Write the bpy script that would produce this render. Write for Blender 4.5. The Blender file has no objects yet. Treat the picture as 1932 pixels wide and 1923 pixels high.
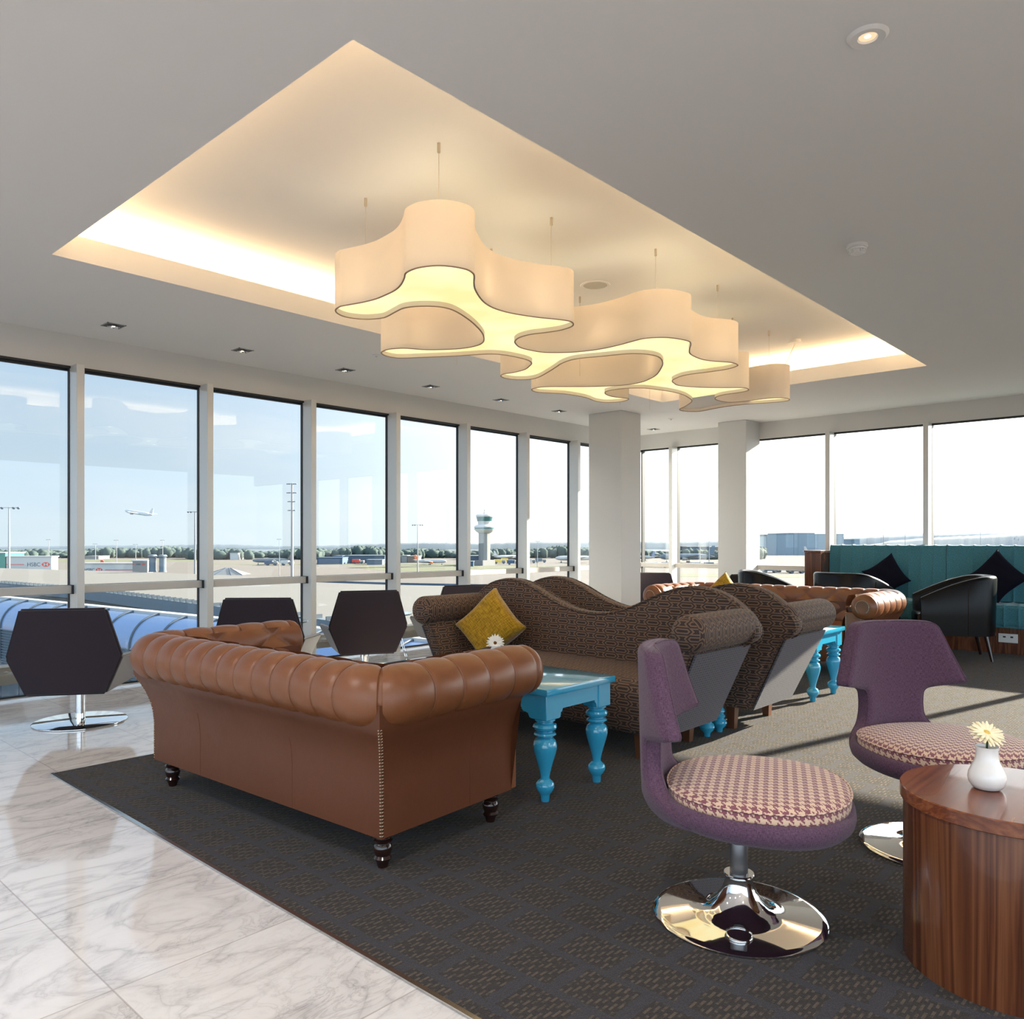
import bpy, bmesh, math, random
from mathutils import Vector, Matrix, Euler, geometry
random.seed(7)
S = bpy.context.scene
C = bpy.context.collection
PI = math.pi
sin, cos = math.sin, math.cos

# ------------------------------------------------------------------ camera
FPX, HZ, EYE = 1490.0, 1021.0, 1.15
TH = math.radians(42.5)
CT, ST = cos(TH), sin(TH)
cd = bpy.data.cameras.new('camera'); cam = bpy.data.objects.new('camera', cd); C.objects.link(cam)
cam.location = (0, 0, EYE)
cam.rotation_euler = (PI/2, 0, TH - PI/2)
cd.sensor_width = 36; cd.lens = FPX/1932*36
cd.shift_y = (HZ-961.5)/1932
cd.clip_end = 6000; cd.clip_start = .05
S.camera = cam

def at(px, py, z=0.0):
    Z = FPX*(z-EYE)/(HZ-py); x = (px-966)/FPX*Z
    return Vector((Z*CT+x*ST, Z*ST-x*CT, z))
def atz(px, Z, z=0.0):
    x = (px-966)/FPX*Z
    return Vector((Z*CT+x*ST, Z*ST-x*CT, z))
def hz_at(py, Z): return EYE+(HZ-py)*Z/FPX

# ------------------------------------------------------------------ world, sun, exposure
SUN_DIR = Vector((1.0, -0.25, 0.385)).normalized()
w = bpy.data.worlds.new('sky'); S.world = w; w.use_nodes = True
nt = w.node_tree; nt.nodes.clear()
class G:
    """tiny node-graph helper"""
    def __init__(s, nt): s.nt = nt
    def n(s, t, **k):
        x = s.nt.nodes.new(t)
        for a, b in k.items(): setattr(x, a, b)
        return x
    def put(s, sock, v):
        if isinstance(v, bpy.types.NodeSocket): s.nt.links.new(v, sock)
        elif v is not None: sock.default_value = v
    def m(s, op, a, b=None, c=None, clamp=False):
        x = s.n('ShaderNodeMath', operation=op, use_clamp=clamp)
        for i, v in enumerate((a, b, c)): s.put(x.inputs[i], v)
        return x.outputs[0]
    def vm(s, op, a, b=None, out=0):
        x = s.n('ShaderNodeVectorMath', operation=op)
        s.put(x.inputs[0], a); s.put(x.inputs[1], b)
        return x.outputs[out]
    def mix(s, f, a, b):
        x = s.n('ShaderNodeMix', data_type='RGBA')
        s.put(x.inputs[0], f); s.put(x.inputs[6], a); s.put(x.inputs[7], b)
        return x.outputs[2]
    def ramp(s, f, pts, interp='LINEAR'):
        x = s.n('ShaderNodeValToRGB'); s.put(x.inputs[0], f); r = x.color_ramp; r.interpolation = interp
        while len(r.elements) < len(pts): r.elements.new(.5)
        for e, (p, c) in zip(r.elements, pts):
            e.position = p; e.color = c if len(c) == 4 else (*c, 1)
        return x.outputs[0]
    def noise(s, vec, scale, detail=3, rough=.5, dist=0, out=0):
        x = s.n('ShaderNodeTexNoise'); s.put(x.inputs['Vector'], vec)
        x.inputs['Scale'].default_value = scale; x.inputs['Detail'].default_value = detail
        x.inputs['Roughness'].default_value = rough; x.inputs['Distortion'].default_value = dist
        return x.outputs[out]
    def mapping(s, vec, scale=(1, 1, 1), rot=(0, 0, 0), loc=(0, 0, 0)):
        x = s.n('ShaderNodeMapping'); s.put(x.inputs[0], vec)
        x.inputs['Scale'].default_value = scale; x.inputs['Rotation'].default_value = rot; x.inputs['Location'].default_value = loc
        return x.outputs[0]
    def obj(s): return s.n('ShaderNodeTexCoord').outputs['Object']
    def uv(s): return s.n('ShaderNodeTexCoord').outputs['UV']
    def xyz(s, v):
        x = s.n('ShaderNodeSeparateXYZ'); s.put(x.inputs[0], v); return x.outputs
    def bump(s, h, dist=.01, strength=1.0):
        x = s.n('ShaderNodeBump'); s.put(x.inputs['Height'], h)
        x.inputs['Distance'].default_value = dist; x.inputs['Strength'].default_value = strength
        return x.outputs[0]
g = G(nt)
d = g.n('ShaderNodeTexCoord').outputs['Generated']
sx = g.xyz(d)
glow = g.vm('DOT_PRODUCT', d, tuple(SUN_DIR), out=1)
glow = g.m('MAXIMUM', glow, 0.0)
gl = g.m('POWER', glow, 3.0)
zc = g.m('MAXIMUM', sx[2], 0.0)
base = g.ramp(zc, [(0.0, (.66, .76, .82)), (.10, (.58, .72, .85)), (.35, (.46, .64, .88)), (1.0, (.28, .48, .82))])
cl = g.noise(g.mapping(d, scale=(1.2, 1.2, 5.0)), 3.0, 5, .55)
clm = g.ramp(cl, [(.50, (0, 0, 0)), (.72, (1, 1, 1))])
base = g.mix(g.m('MULTIPLY', clm, .35), base, (.85, .88, .90, 1))
bg1 = g.n('ShaderNodeBackground'); g.put(bg1.inputs[0], base); bg1.inputs[1].default_value = 1.0
bg2 = g.n('ShaderNodeBackground'); bg2.inputs[0].default_value = (1.0, .97, .92, 1)
back_fill = g.m('POWER', g.m('MAXIMUM', g.vm('DOT_PRODUCT', d, (-CT, -ST, .15), out=1), 0.0), 1.0)
g.put(bg2.inputs[1], g.m('MULTIPLY', gl, 4.2))
bg3 = g.n('ShaderNodeBackground'); bg3.inputs[0].default_value = (.66, .84, 1.0, 1); g.put(bg3.inputs[1], g.m('MULTIPLY', back_fill, 1.9))  # extra bluish sky brightness added behind the camera as room fill
ad = g.n('ShaderNodeAddShader'); nt.links.new(bg1.outputs[0], ad.inputs[0]); nt.links.new(bg2.outputs[0], ad.inputs[1])
ad2 = g.n('ShaderNodeAddShader'); nt.links.new(ad.outputs[0], ad2.inputs[0]); nt.links.new(bg3.outputs[0], ad2.inputs[1])
wo = g.n('ShaderNodeOutputWorld'); nt.links.new(ad2.outputs[0], wo.inputs[0])

sl = bpy.data.lights.new('sun', 'SUN'); so = bpy.data.objects.new('sun', sl); C.objects.link(so)
sl.energy = 28.0; sl.angle = math.radians(.6); sl.color = (1.0, .89, .72)
so.rotation_euler = (-SUN_DIR).to_track_quat('-Z', 'Y').to_euler(); so.location = (12, -3, 6)

S.view_settings.view_transform = 'Standard'; S.view_settings.look = 'None'
S.view_settings.exposure = 0.12; S.view_settings.gamma = 1.0; S.view_settings.use_curve_mapping = False

# ------------------------------------------------------------------ tagging and mesh helpers
def tag(o, label=None, cat=None, group=None, kind=None):
    if label: o['label'] = label
    if cat: o['category'] = cat
    if group: o['group'] = group
    if kind: o['kind'] = kind
    return o
def empty(name, loc=(0, 0, 0), rz=0.0, label=None, cat=None, group=None):
    o = bpy.data.objects.new(name, None); C.objects.link(o); o.location = loc; o.rotation_euler = (0, 0, rz)
    o.empty_display_size = .1
    return tag(o, label, cat, group)
def link(name, me, parent=None):
    o = bpy.data.objects.new(name, me); C.objects.link(o)
    if parent: o.parent = parent
    return o
def do_uv(me, fn=None):
    uvl = me.uv_layers.new(name='uv')
    for p in me.polygons:
        n = p.normal
        for li in p.loop_indices:
            co = me.vertices[me.loops[li].vertex_index].co
            if fn: uvl.data[li].uv = fn(co, n); continue
            ax = max(range(3), key=lambda i: abs(n[i]))
            uvl.data[li].uv = ((co.y, co.z), (co.x, co.z), (co.x, co.y))[ax]
def bobj(name, bm, mat, parent=None, smooth=True, uv=None, angle=40):
    me = bpy.data.meshes.new(name)
    bmesh.ops.recalc_face_normals(bm, faces=bm.faces)
    bm.to_mesh(me); bm.free()
    if smooth:
        for p in me.polygons: p.use_smooth = True
        if angle and hasattr(me, 'set_sharp_from_angle'): me.set_sharp_from_angle(angle=math.radians(angle))
    do_uv(me, uv)
    me.materials.append(mat)
    return link(name, me, parent)
def nb(): return bmesh.new()
def merge(bm, t, mx=None):
    if mx is not None: t.transform(mx)
    me = bpy.data.meshes.new('t'); t.to_mesh(me); t.free(); bm.from_mesh(me); bpy.data.meshes.remove(me)
    return bm
def box(bm, lo, hi, bev=0.0, seg=2, mx=None):
    t = bmesh.new(); bmesh.ops.create_cube(t, size=1)
    lo = Vector(lo); hi = Vector(hi); c = (lo+hi)/2; dd = hi-lo
    for v in t.verts: v.co = Vector((v.co.x*dd.x+c.x, v.co.y*dd.y+c.y, v.co.z*dd.z+c.z))
    if bev > 0: bmesh.ops.bevel(t, geom=t.edges[:], offset=bev, segments=seg, profile=.5, affect='EDGES')
    return merge(bm, t, mx)
def lathe(bm, prof, seg=32, mx=None, cap=True):
    t = bmesh.new(); rings = []
    for r, z in prof:
        if r < 1e-6: rings.append([t.verts.new((0, 0, z))])
        else: rings.append([t.verts.new((r*cos(2*PI*k/seg), r*sin(2*PI*k/seg), z)) for k in range(seg)])
    for a, b in zip(rings[:-1], rings[1:]):
        for k in range(seg):
            k2 = (k+1) % seg
            if len(a) == 1 and len(b) == 1: continue
            if len(a) == 1: t.faces.new((a[0], b[k2], b[k]))
            elif len(b) == 1: t.faces.new((a[k], a[k2], b[0]))
            else: t.faces.new((a[k], a[k2], b[k2], b[k]))
    if cap:
        for r in (rings[0], rings[-1]):
            if len(r) > 1: t.faces.new(r)
    return merge(bm, t, mx)
def tube(bm, pts, r, seg=8, cap=True):
    """r number or list"""
    pts = [Vector(p) for p in pts]; n = len(pts)
    rr = r if isinstance(r, (list, tuple)) else [r]*n
    t = bmesh.new(); rings = []; up = None
    for i, p in enumerate(pts):
        tg = (pts[min(i+1, n-1)]-pts[max(i-1, 0)]).normalized()
        if up is None:
            up = Vector((0, 0, 1)) if abs(tg.z) < .9 else Vector((1, 0, 0))
        a = tg.cross(up).normalized(); b = a.cross(tg).normalized(); up = b
        rings.append([t.verts.new(p+(a*cos(2*PI*k/seg)+b*sin(2*PI*k/seg))*rr[i]) for k in range(seg)])
    for A, B in zip(rings[:-1], rings[1:]):
        for k in range(seg): t.faces.new((A[k], A[(k+1) % seg], B[(k+1) % seg], B[k]))
    if cap:
        t.faces.new(rings[0]); t.faces.new(rings[-1])
    return merge(bm, t)
def grid(bm, nu, nv, fn, cu=False, cv=False):
    t = bmesh.new()
    V = [[t.verts.new(fn(i/(nu if cu else nu-1), j/(nv if cv else nv-1))) for j in range(nv)] for i in range(nu)]
    for i in range(nu if cu else nu-1):
        for j in range(nv if cv else nv-1):
            t.faces.new((V[i][j], V[(i+1) % nu][j], V[(i+1) % nu][(j+1) % nv], V[i][(j+1) % nv]))
    return merge(bm, t)
def prism(bm, pts, h0, h1, bev=0.0, seg=2, mx=None, axis='z'):
    """extrude closed 2-D outline between h0 and h1 along axis"""
    def P(a, b, h):
        return {'z': (a, b, h), 'x': (h, a, b), 'y': (a, h, b)}[axis]
    t = bmesh.new()
    A = [t.verts.new(P(a, b, h0)) for a, b in pts]; B = [t.verts.new(P(a, b, h1)) for a, b in pts]
    n = len(pts); f0 = t.faces.new(A); f1 = t.faces.new(B[::-1])
    for k in range(n): t.faces.new((A[k], B[k], B[(k+1) % n], A[(k+1) % n]))
    bmesh.ops.recalc_face_normals(t, faces=t.faces)
    if bev > 0:
        es = list(set(list(f0.edges)+list(f1.edges)))
        bmesh.ops.bevel(t, geom=es, offset=bev, segments=seg, profile=.5, affect='EDGES')
    bmesh.ops.triangulate(t, faces=[f for f in t.faces if len(f.verts) > 4])
    return merge(bm, t, mx)
def catmull(pts, k=4, closed=True):
    out = []; n = len(pts); rng = range(n) if closed else range(n-1)
    for i in rng:
        if closed: p = [pts[(i+j) % n] for j in (-1, 0, 1, 2)]
        else: p = [pts[max(0, min(n-1, i+j))] for j in (-1, 0, 1, 2)]
        for s in range(k):
            t = s/k; t2 = t*t; t3 = t2*t
            out.append(tuple(.5*((2*p[1][a])+(-p[0][a]+p[2][a])*t+(2*p[0][a]-5*p[1][a]+4*p[2][a]-p[3][a])*t2+(-p[0][a]+3*p[1][a]-3*p[2][a]+p[3][a])*t3) for a in range(len(pts[0]))))
    if not closed: out.append(tuple(pts[-1]))
    return out
def dup(root, loc=None, rz=None, label=None, group=None):
    def cp(o, par):
        c = o.copy(); C.objects.link(c)
        if par: c.parent = par
        for ch in o.children: cp(ch, c)
        return c
    kids = None
    r = cp(root, None)
    if loc is not None: r.location = loc
    if rz is not None: r.rotation_euler = (0, 0, rz)
    if label: r['label'] = label
    if group: r['group'] = group
    return r

# ------------------------------------------------------------------ materials
def lin(r, g_, b):
    f = lambda c: (c/255/12.92) if c/255 <= .04045 else ((c/255+.055)/1.055)**2.4
    return (f(r), f(g_), f(b), 1)
def new_mat(name):
    m = bpy.data.materials.new(name); m.use_nodes = True
    p = m.node_tree.nodes['Principled BSDF']
    return m, G(m.node_tree), p
def pm(name, col, rough=.5, metal=0.0, spec=.5, bumpscale=0, bumpd=.001, coat=0.0, sheen=0.0, vary=0.0, vscale=3.0):
    m, g, p = new_mat(name)
    p.inputs['Roughness'].default_value = rough; p.inputs['Metallic'].default_value = metal
    p.inputs['Specular IOR Level'].default_value = spec
    p.inputs['Coat Weight'].default_value = coat; p.inputs['Coat Roughness'].default_value = .08
    p.inputs['Sheen Weight'].default_value = sheen; p.inputs['Sheen Roughness'].default_value = .5
    c = col if len(col) == 4 else (*col, 1)
    o = g.obj()
    nz = g.noise(o, vscale, 3)
    dk = tuple(x*(1-vary) for x in c[:3])+(1,); lt = tuple(min(1, x*(1+vary)) for x in c[:3])+(1,)
    g.put(p.inputs['Base Color'], g.mix(nz, dk, lt))
    if bumpscale:
        g.put(p.inputs['Normal'], g.bump(g.noise(o, bumpscale, 3), bumpd))
    return m
M = {}
M['plaster'] = pm('white_plaster', (.78, .77, .755), .85, spec=.2, bumpscale=60, bumpd=.0004, vary=.01)
M['wallpaint'] = pm('white_wall_paint', (.60, .60, .59), .7, spec=.25, vary=.01)
M['alu'] = pm('pale_powder_coated_metal', (.60, .60, .58), .3, spec=.8, coat=.5, vary=.02)
M['rail'] = pm('warm_grey_metal', (.50, .47, .43), .4, vary=.03)
M['gasket'] = pm('black_rubber_gasket', (.012, .014, .016), .5)
M['chrome'] = pm('chrome', (.80, .80, .80), .035, metal=1.0)
M['steel'] = pm('brushed_steel', (.55, .54, .52), .25, metal=1.0)
M['darksteel'] = pm('dark_grey_tube', (.20, .19, .19), .35, metal=.6)
M['black'] = pm('black_plastic', (.008, .008, .008), .3)
M['nail'] = pm('antique_brass_nails', (.42, .30, .20), .25, metal=1.0)
M['legwood'] = pm('dark_mahogany', (.020, .007, .005), .18, coat=.6)
M['oakleg'] = pm('brown_wood_leg', lin(96, 58, 36), .4, vary=.2, vscale=20)
M['blue'] = pm('glossy_turquoise_paint', lin(52, 158, 196), .12, spec=.5, coat=.5, vary=.03)
M['porcelain'] = pm('white_ceramic', (.83, .80, .76), .12, coat=.5)
M['petal'] = pm('cream_petals', lin(252, 236, 196), .6, vary=.05, vscale=40)
M['petalw'] = pm('white_petals', lin(250, 240, 225), .6, vary=.05, vscale=40)
M['heart'] = pm('yellow_flower_heart', lin(226, 190, 96), .8, bumpscale=400, bumpd=.002)
M['hearty'] = pm('brown_flower_heart', lin(110, 66, 20), .8, bumpscale=400, bumpd=.002)
M['blue'].node_tree.nodes['Principled BSDF'].inputs['Coat Weight'].default_value = 1.0
M['stem'] = pm('green_stem', lin(58, 82, 44), .5)
M['hexcloth'] = pm('dark_aubergine_felt', lin(46, 38, 45), .9, spec=.2, bumpscale=900, bumpd=.0006, sheen=.25, vary=.3, vscale=400)
M['hexgrey'] = pm('grey_shell', lin(140, 138, 138), .5, vary=.03)
M['blackleather'] = pm('black_leather', (.004, .0035, .004), .25, bumpscale=180, bumpd=.0005, spec=.22)
M['blackcloth'] = pm('black_cushion_cloth', lin(24, 22, 34), .95, spec=.1, vary=.2, vscale=100)
M['whiteplastic'] = pm('white_plastic', (.75, .74, .72), .45)
M['brass'] = pm('satin_nickel', (.62, .54, .44), .3, metal=1.0)

def mk_glass():
    m = bpy.data.materials.new('window_glass'); m.use_nodes = True; nt = m.node_tree; nt.nodes.clear(); g = G(nt)
    tr = g.n('ShaderNodeBsdfTransparent'); tr.inputs[0].default_value = (.955, .975, .975, 1)
    gl = g.n('ShaderNodeBsdfGlossy'); gl.inputs['Roughness'].default_value = 0.0; gl.inputs[0].default_value = (.9, .95, 1, 1)
    ge = g.n('ShaderNodeNewGeometry')
    dt = g.m('ABSOLUTE', g.vm('DOT_PRODUCT', ge.outputs['Incoming'], ge.outputs['True Normal'], out=1))
    f = g.m('MULTIPLY_ADD', g.m('POWER', g.m('SUBTRACT', 1.0, dt), 4.0), .9, .035, clamp=True)
    mx = g.n('ShaderNodeMixShader'); g.put(mx.inputs[0], f)
    nt.links.new(tr.outputs[0], mx.inputs[1]); nt.links.new(gl.outputs[0], mx.inputs[2])
    o = g.n('ShaderNodeOutputMaterial'); nt.links.new(mx.outputs[0], o.inputs[0])
    return m
M['glass'] = mk_glass()

def mk_emit(name, col, st):
    m = bpy.data.materials.new(name); m.use_nodes = True; nt = m.node_tree; nt.nodes.clear(); g = G(nt)
    e = g.n('ShaderNodeEmission'); e.inputs[0].default_value = col; e.inputs[1].default_value = st
    o = g.n('ShaderNodeOutputMaterial'); nt.links.new(e.outputs[0], o.inputs[0]); return m
M['cove'] = mk_emit('warm_cove_light', (1.0, .68, .36, 1), 26.0)
M['bulb'] = mk_emit('warm_lamp', (1.0, .72, .42, 1), 14.0)
def mk_diffuser():
    m = bpy.data.materials.new('glowing_diffuser'); m.use_nodes = True; nt = m.node_tree; nt.nodes.clear(); g = G(nt)
    e = g.n('ShaderNodeEmission')
    nz = g.noise(g.obj(), 2.6, 2)
    g.put(e.inputs[0], g.mix(g.ramp(nz, [(.35, (0, 0, 0)), (.65, (1, 1, 1))]), (1.0, .78, .36, 1), (1.0, .90, .52, 1)))
    e.inputs[1].default_value = 1.12
    o = g.n('ShaderNodeOutputMaterial'); nt.links.new(e.outputs[0], o.inputs[0]); return m
M['diffuser'] = mk_diffuser()
def mk_shade():
    m, g, p = new_mat('cream_lamp_shade')
    p.inputs['Base Color'].default_value = (.92, .87, .80, 1); p.inputs['Roughness'].default_value = .8
    p.inputs['Specular IOR Level'].default_value = .2
    tl = g.n('ShaderNodeBsdfTranslucent'); tl.inputs[0].default_value = (.98, .88, .74, 1)
    mx = g.n('ShaderNodeMixShader'); mx.inputs[0].default_value = .38
    nt = m.node_tree; o = nt.nodes['Material Output']
    nt.links.new(p.outputs[0], mx.inputs[1]); nt.links.new(tl.outputs[0], mx.inputs[2]); nt.links.new(mx.outputs[0], o.inputs[0])
    return m
M['shade'] = mk_shade()
M['unlit'] = pm('unlit_diffuser', (.72, .66, .60), .6)

def mk_marble():
    m, g, p = new_mat('polished_marble_tiles')
    o = g.obj(); s = g.xyz(o); T = .57
    u = g.m('DIVIDE', g.m('ADD', s[0], 7*T-.80), T); v = g.m('DIVIDE', g.m('ADD', s[1], 9*T-2.69), T)
    fu = g.m('FRACT', u); fv = g.m('FRACT', v)
    iu = g.m('FLOOR', u); iv = g.m('FLOOR', v)
    cid = g.n('ShaderNodeCombineXYZ'); g.put(cid.inputs[0], iu); g.put(cid.inputs[1], iv)
    wn = g.n('ShaderNodeTexWhiteNoise', noise_dimensions='3D'); g.put(wn.inputs[0], cid.outputs[0])
    off = g.vm('SCALE', wn.outputs['Color'], None); off.node.inputs['Scale'].default_value = 9.0
    pos = g.vm('ADD', g.mapping(o, scale=(1.0, 1.9, 1)), off)
    wv = g.n('ShaderNodeTexNoise'); g.put(wv.inputs[0], pos); wv.inputs['Scale'].default_value = 2.2; wv.inputs['Detail'].default_value = 6; wv.inputs['Distortion'].default_value = 1.6
    vein = g.m('ABSOLUTE', g.m('SUBTRACT', wv.outputs[0], .5))
    vc = g.ramp(vein, [(0.0, (1, 1, 1)), (.018, (.55, .55, .55)), (.07, (.10, .10, .10)), (.16, (0, 0, 0))])
    n2 = g.noise(pos, 5.0, 6, .6, 2.5)
    v2 = g.ramp(g.m('ABSOLUTE', g.m('SUBTRACT', n2, .52)), [(0.0, (1, 1, 1)), (.03, (.25, .25, .25)), (.08, (0, 0, 0))])
    clo = g.ramp(g.noise(pos, 1.5, 4), [(.38, (0, 0, 0)), (.70, (1, 1, 1))])
    fac = g.m('ADD', g.m('MULTIPLY', vc, .42), g.m('MULTIPLY', g.m('MULTIPLY', v2, clo), .42), clamp=True)
    fac = g.m('ADD', fac, g.m('MULTIPLY', clo, .17), clamp=True)
    col = g.mix(fac, (.71, .68, .66, 1), (.32, .295, .29, 1))
    e = .004
    ju = g.m('MINIMUM', fu, g.m('SUBTRACT', 1.0, fu)); jv = g.m('MINIMUM', fv, g.m('SUBTRACT', 1.0, fv))
    j = g.m('LESS_THAN', g.m('MINIMUM', ju, jv), e)
    col = g.mix(g.m('MULTIPLY', j, .55), col, (.30, .25, .22, 1))
    g.put(p.inputs['Base Color'], col); p.inputs['Roughness'].default_value = .07
    p.inputs['Specular IOR Level'].default_value = .55
    return m
M['marble'] = mk_marble()

def mk_carpet():
    m, g, p = new_mat('woven_block_carpet')
    o = g.obj(); s = g.xyz(o)
    u = g.m('DIVIDE', s[0], .155); v = g.m('DIVIDE', s[1], .205)
    row = g.m('FLOOR', u)
    v = g.m('ADD', v, g.m('MULTIPLY', row, .37))
    fu = g.m('FRACT', u); fv = g.m('FRACT', v)
    du = g.m('ABSOLUTE', g.m('SUBTRACT', fu, .5)); dv = g.m('ABSOLUTE', g.m('SUBTRACT', fv, .5))
    nz = g.noise(o, 60, 2)
    lim = g.m('MULTIPLY_ADD', nz, .10, .36)
    blk = g.m('MULTIPLY', g.m('LESS_THAN', du, lim), g.m('LESS_THAN', dv, lim))
    # dashes running along x, staggered
    r2 = g.m('MULTIPLY', s[1], 1/.0140); ri = g.m('FLOOR', r2); rf = g.m('FRACT', r2)
    dx = g.m('FRACT', g.m('ADD', g.m('MULTIPLY', s[0], 1/.052), g.m('MULTIPLY', ri, .37)))
    dash = g.m('MULTIPLY', g.m('LESS_THAN', g.m('ABSOLUTE', g.m('SUBTRACT', rf, .5)), .26), g.m('LESS_THAN', dx, .62))
    rn = g.noise(o, 45, 2)
    dash = g.m('MULTIPLY', dash, g.ramp(rn, [(.36, (.1, .1, .1)), (.55, (1, 1, 1))]))
    fine = g.noise(o, 420, 2)
    c0 = g.mix(fine, lin(32, 32, 38), lin(80, 78, 82))
    c1 = g.mix(fine, lin(56, 50, 45), lin(112, 100, 88))
    cb = g.mix(fine, lin(31, 30, 31), lin(70, 66, 64))
    col = g.mix(blk, c0, g.mix(dash, cb, c1))
    g.put(p.inputs['Base Color'], col); p.inputs['Roughness'].default_value = .95
    p.inputs['Specular IOR Level'].default_value = .08
    p.inputs['Sheen Weight'].default_value = .10; p.inputs['Sheen Roughness'].default_value = .35; p.inputs['Sheen Tint'].default_value = (1, .93, .82, 1)
    g.put(p.inputs['Normal'], g.bump(g.m('ADD', g.m('MULTIPLY', fine, .6), g.m('MULTIPLY', g.m('MULTIPLY', blk, dash), .8)), .004))
    return m
M['carpet'] = mk_carpet()

def mk_leather(name, c1, c2):
    m, g, p = new_mat(name)
    o = g.obj()
    a = g.noise(o, 2.5, 3); b = g.n('ShaderNodeTexVoronoi'); g.put(b.inputs['Vector'], o); b.inputs['Scale'].default_value = 420
    g.put(p.inputs['Base Color'], g.mix(a, c1, c2))
    p.inputs['Roughness'].default_value = .38; p.inputs['Specular IOR Level'].default_value = .5
    g.put(p.inputs['Roughness'], g.ramp(g.noise(o, 9, 3), [(.3, (.28, .28, .28)), (.7, (.38, .38, .38))]))
    h = g.m('ADD', g.m('MULTIPLY', b.outputs[0], .35), g.noise(o, 30, 3))
    g.put(p.inputs['Normal'], g.bump(h, .0012, .6))
    return m
M['leather'] = mk_leather('tan_brown_leather', lin(112, 66, 38), lin(132, 80, 47))
M['leatherback'] = mk_leather('brown_leather_panel', lin(90, 52, 33), lin(102, 60, 39))
M['leatherback'].node_tree.nodes['Principled BSDF'].inputs['Specular IOR Level'].default_value = .25

def mk_weave(name, c1, c2, sc=420, sheen=.18):
    m, g, p = new_mat(name)
    o = g.uv(); s = g.xyz(o)
    a = g.noise(g.mapping(o, scale=(1, .12, 1)), sc, 2); b = g.noise(g.mapping(o, scale=(.12, 1, 1)), sc, 2)
    f = g.m('MULTIPLY', g.m('ADD', a, b), .5)
    f = g.ramp(f, [(.38, (0, 0, 0)), (.62, (1, 1, 1))])
    g.put(p.inputs['Base Color'], g.mix(f, c1, c2)); p.inputs['Roughness'].default_value = .9
    p.inputs['Specular IOR Level'].default_value = .2
    p.inputs['Sheen Weight'].default_value = sheen; p.inputs['Sheen Roughness'].default_value = .45
    g.put(p.inputs['Normal'], g.bump(f, .0006))
    return m
M['purple'] = mk_weave('purple_wool_weave', lin(66, 45, 60), lin(110, 80, 101), 800)
M['teal'] = mk_weave('teal_upholstery', lin(54, 106, 120), lin(88, 148, 158), 500, .4)
M['mustard'] = mk_weave('mustard_chenille', lin(132, 96, 10), lin(190, 150, 40), 160, .5)

def mk_hounds():
    m, g, p = new_mat('houndstooth_wool')
    s = g.xyz(g.uv()); T = .0034
    u = g.m('FLOOR', g.m('DIVIDE', g.m('ADD', s[0], 5.0), T)); v = g.m('FLOOR', g.m('DIVIDE', g.m('ADD', s[1], 5.0), T))
    wa = g.m('LESS_THAN', g.m('MODULO', u, 8.0), 3.5); we = g.m('LESS_THAN', g.m('MODULO', v, 8.0), 3.5)
    ov = g.m('LESS_THAN', g.m('MODULO', g.m('ADD', u, v), 4.0), 1.5)
    pick = g.m('ADD', g.m('MULTIPLY', ov, wa), g.m('MULTIPLY', g.m('SUBTRACT', 1.0, ov), we))
    nz = g.noise(g.uv(), 500, 2)
    col = g.mix(pick, g.mix(nz, lin(112, 58, 70), lin(142, 84, 92)), g.mix(nz, lin(204, 170, 142), lin(226, 196, 168)))
    g.put(p.inputs['Base Color'], col); p.inputs['Roughness'].default_value = .9
    p.inputs['Sheen Weight'].default_value = .3
    g.put(p.inputs['Normal'], g.bump(nz, .0006))
    return m
M['hounds'] = mk_hounds()

def mk_maze(name, light, dark, W=.150, H=.074, core=.024, per=.0135, th=.50):
    """interlocking elongated hexagon rings"""
    m, g, p = new_mat(name)
    s = g.xyz(g.uv())
    def cell(ox, oy):
        x = g.m('SUBTRACT', g.m('FRACT', g.m('ADD', g.m('DIVIDE', s[0], W), 50+ox)), .5)
        y = g.m('SUBTRACT', g.m('FRACT', g.m('ADD', g.m('DIVIDE', s[1], H), 50+oy)), .5)
        X = g.m('MULTIPLY', g.m('ABSOLUTE', x), W); Y = g.m('MULTIPLY', g.m('ABSOLUTE', y), H)
        a = g.m('MULTIPLY_ADD', g.m('SUBTRACT', X, core), .62, g.m('MULTIPLY', Y, .66))
        return g.m('MAXIMUM', a, Y)
    dmin = g.m('MINIMUM', cell(0, 0), cell(.5, .5))
    r = g.m('FRACT', g.m('ADD', g.m('DIVIDE', dmin, per), .55))
    ln = g.m('LESS_THAN', r, th)
    nz = g.noise(g.uv(), 400, 2)
    col = g.mix(ln, g.mix(nz, dark, tuple(x*1.6 for x in dark[:3])+(1,)), g.mix(nz, tuple(x*.8 for x in light[:3])+(1,), light))
    g.put(p.inputs['Base Color'], col); p.inputs['Roughness'].default_value = .75
    p.inputs['Sheen Weight'].default_value = .08
    g.put(p.inputs['Normal'], g.bump(g.m('ADD', ln, nz), .0012))
    return m
M['maze'] = mk_maze('brown_geometric_fabric', lin(124, 96, 76), lin(46, 33, 29))
M['mazegrey'] = mk_maze('grey_geometric_fabric', lin(104, 100, 106), lin(62, 59, 66), .05, .030, .006, .010, .5)

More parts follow.
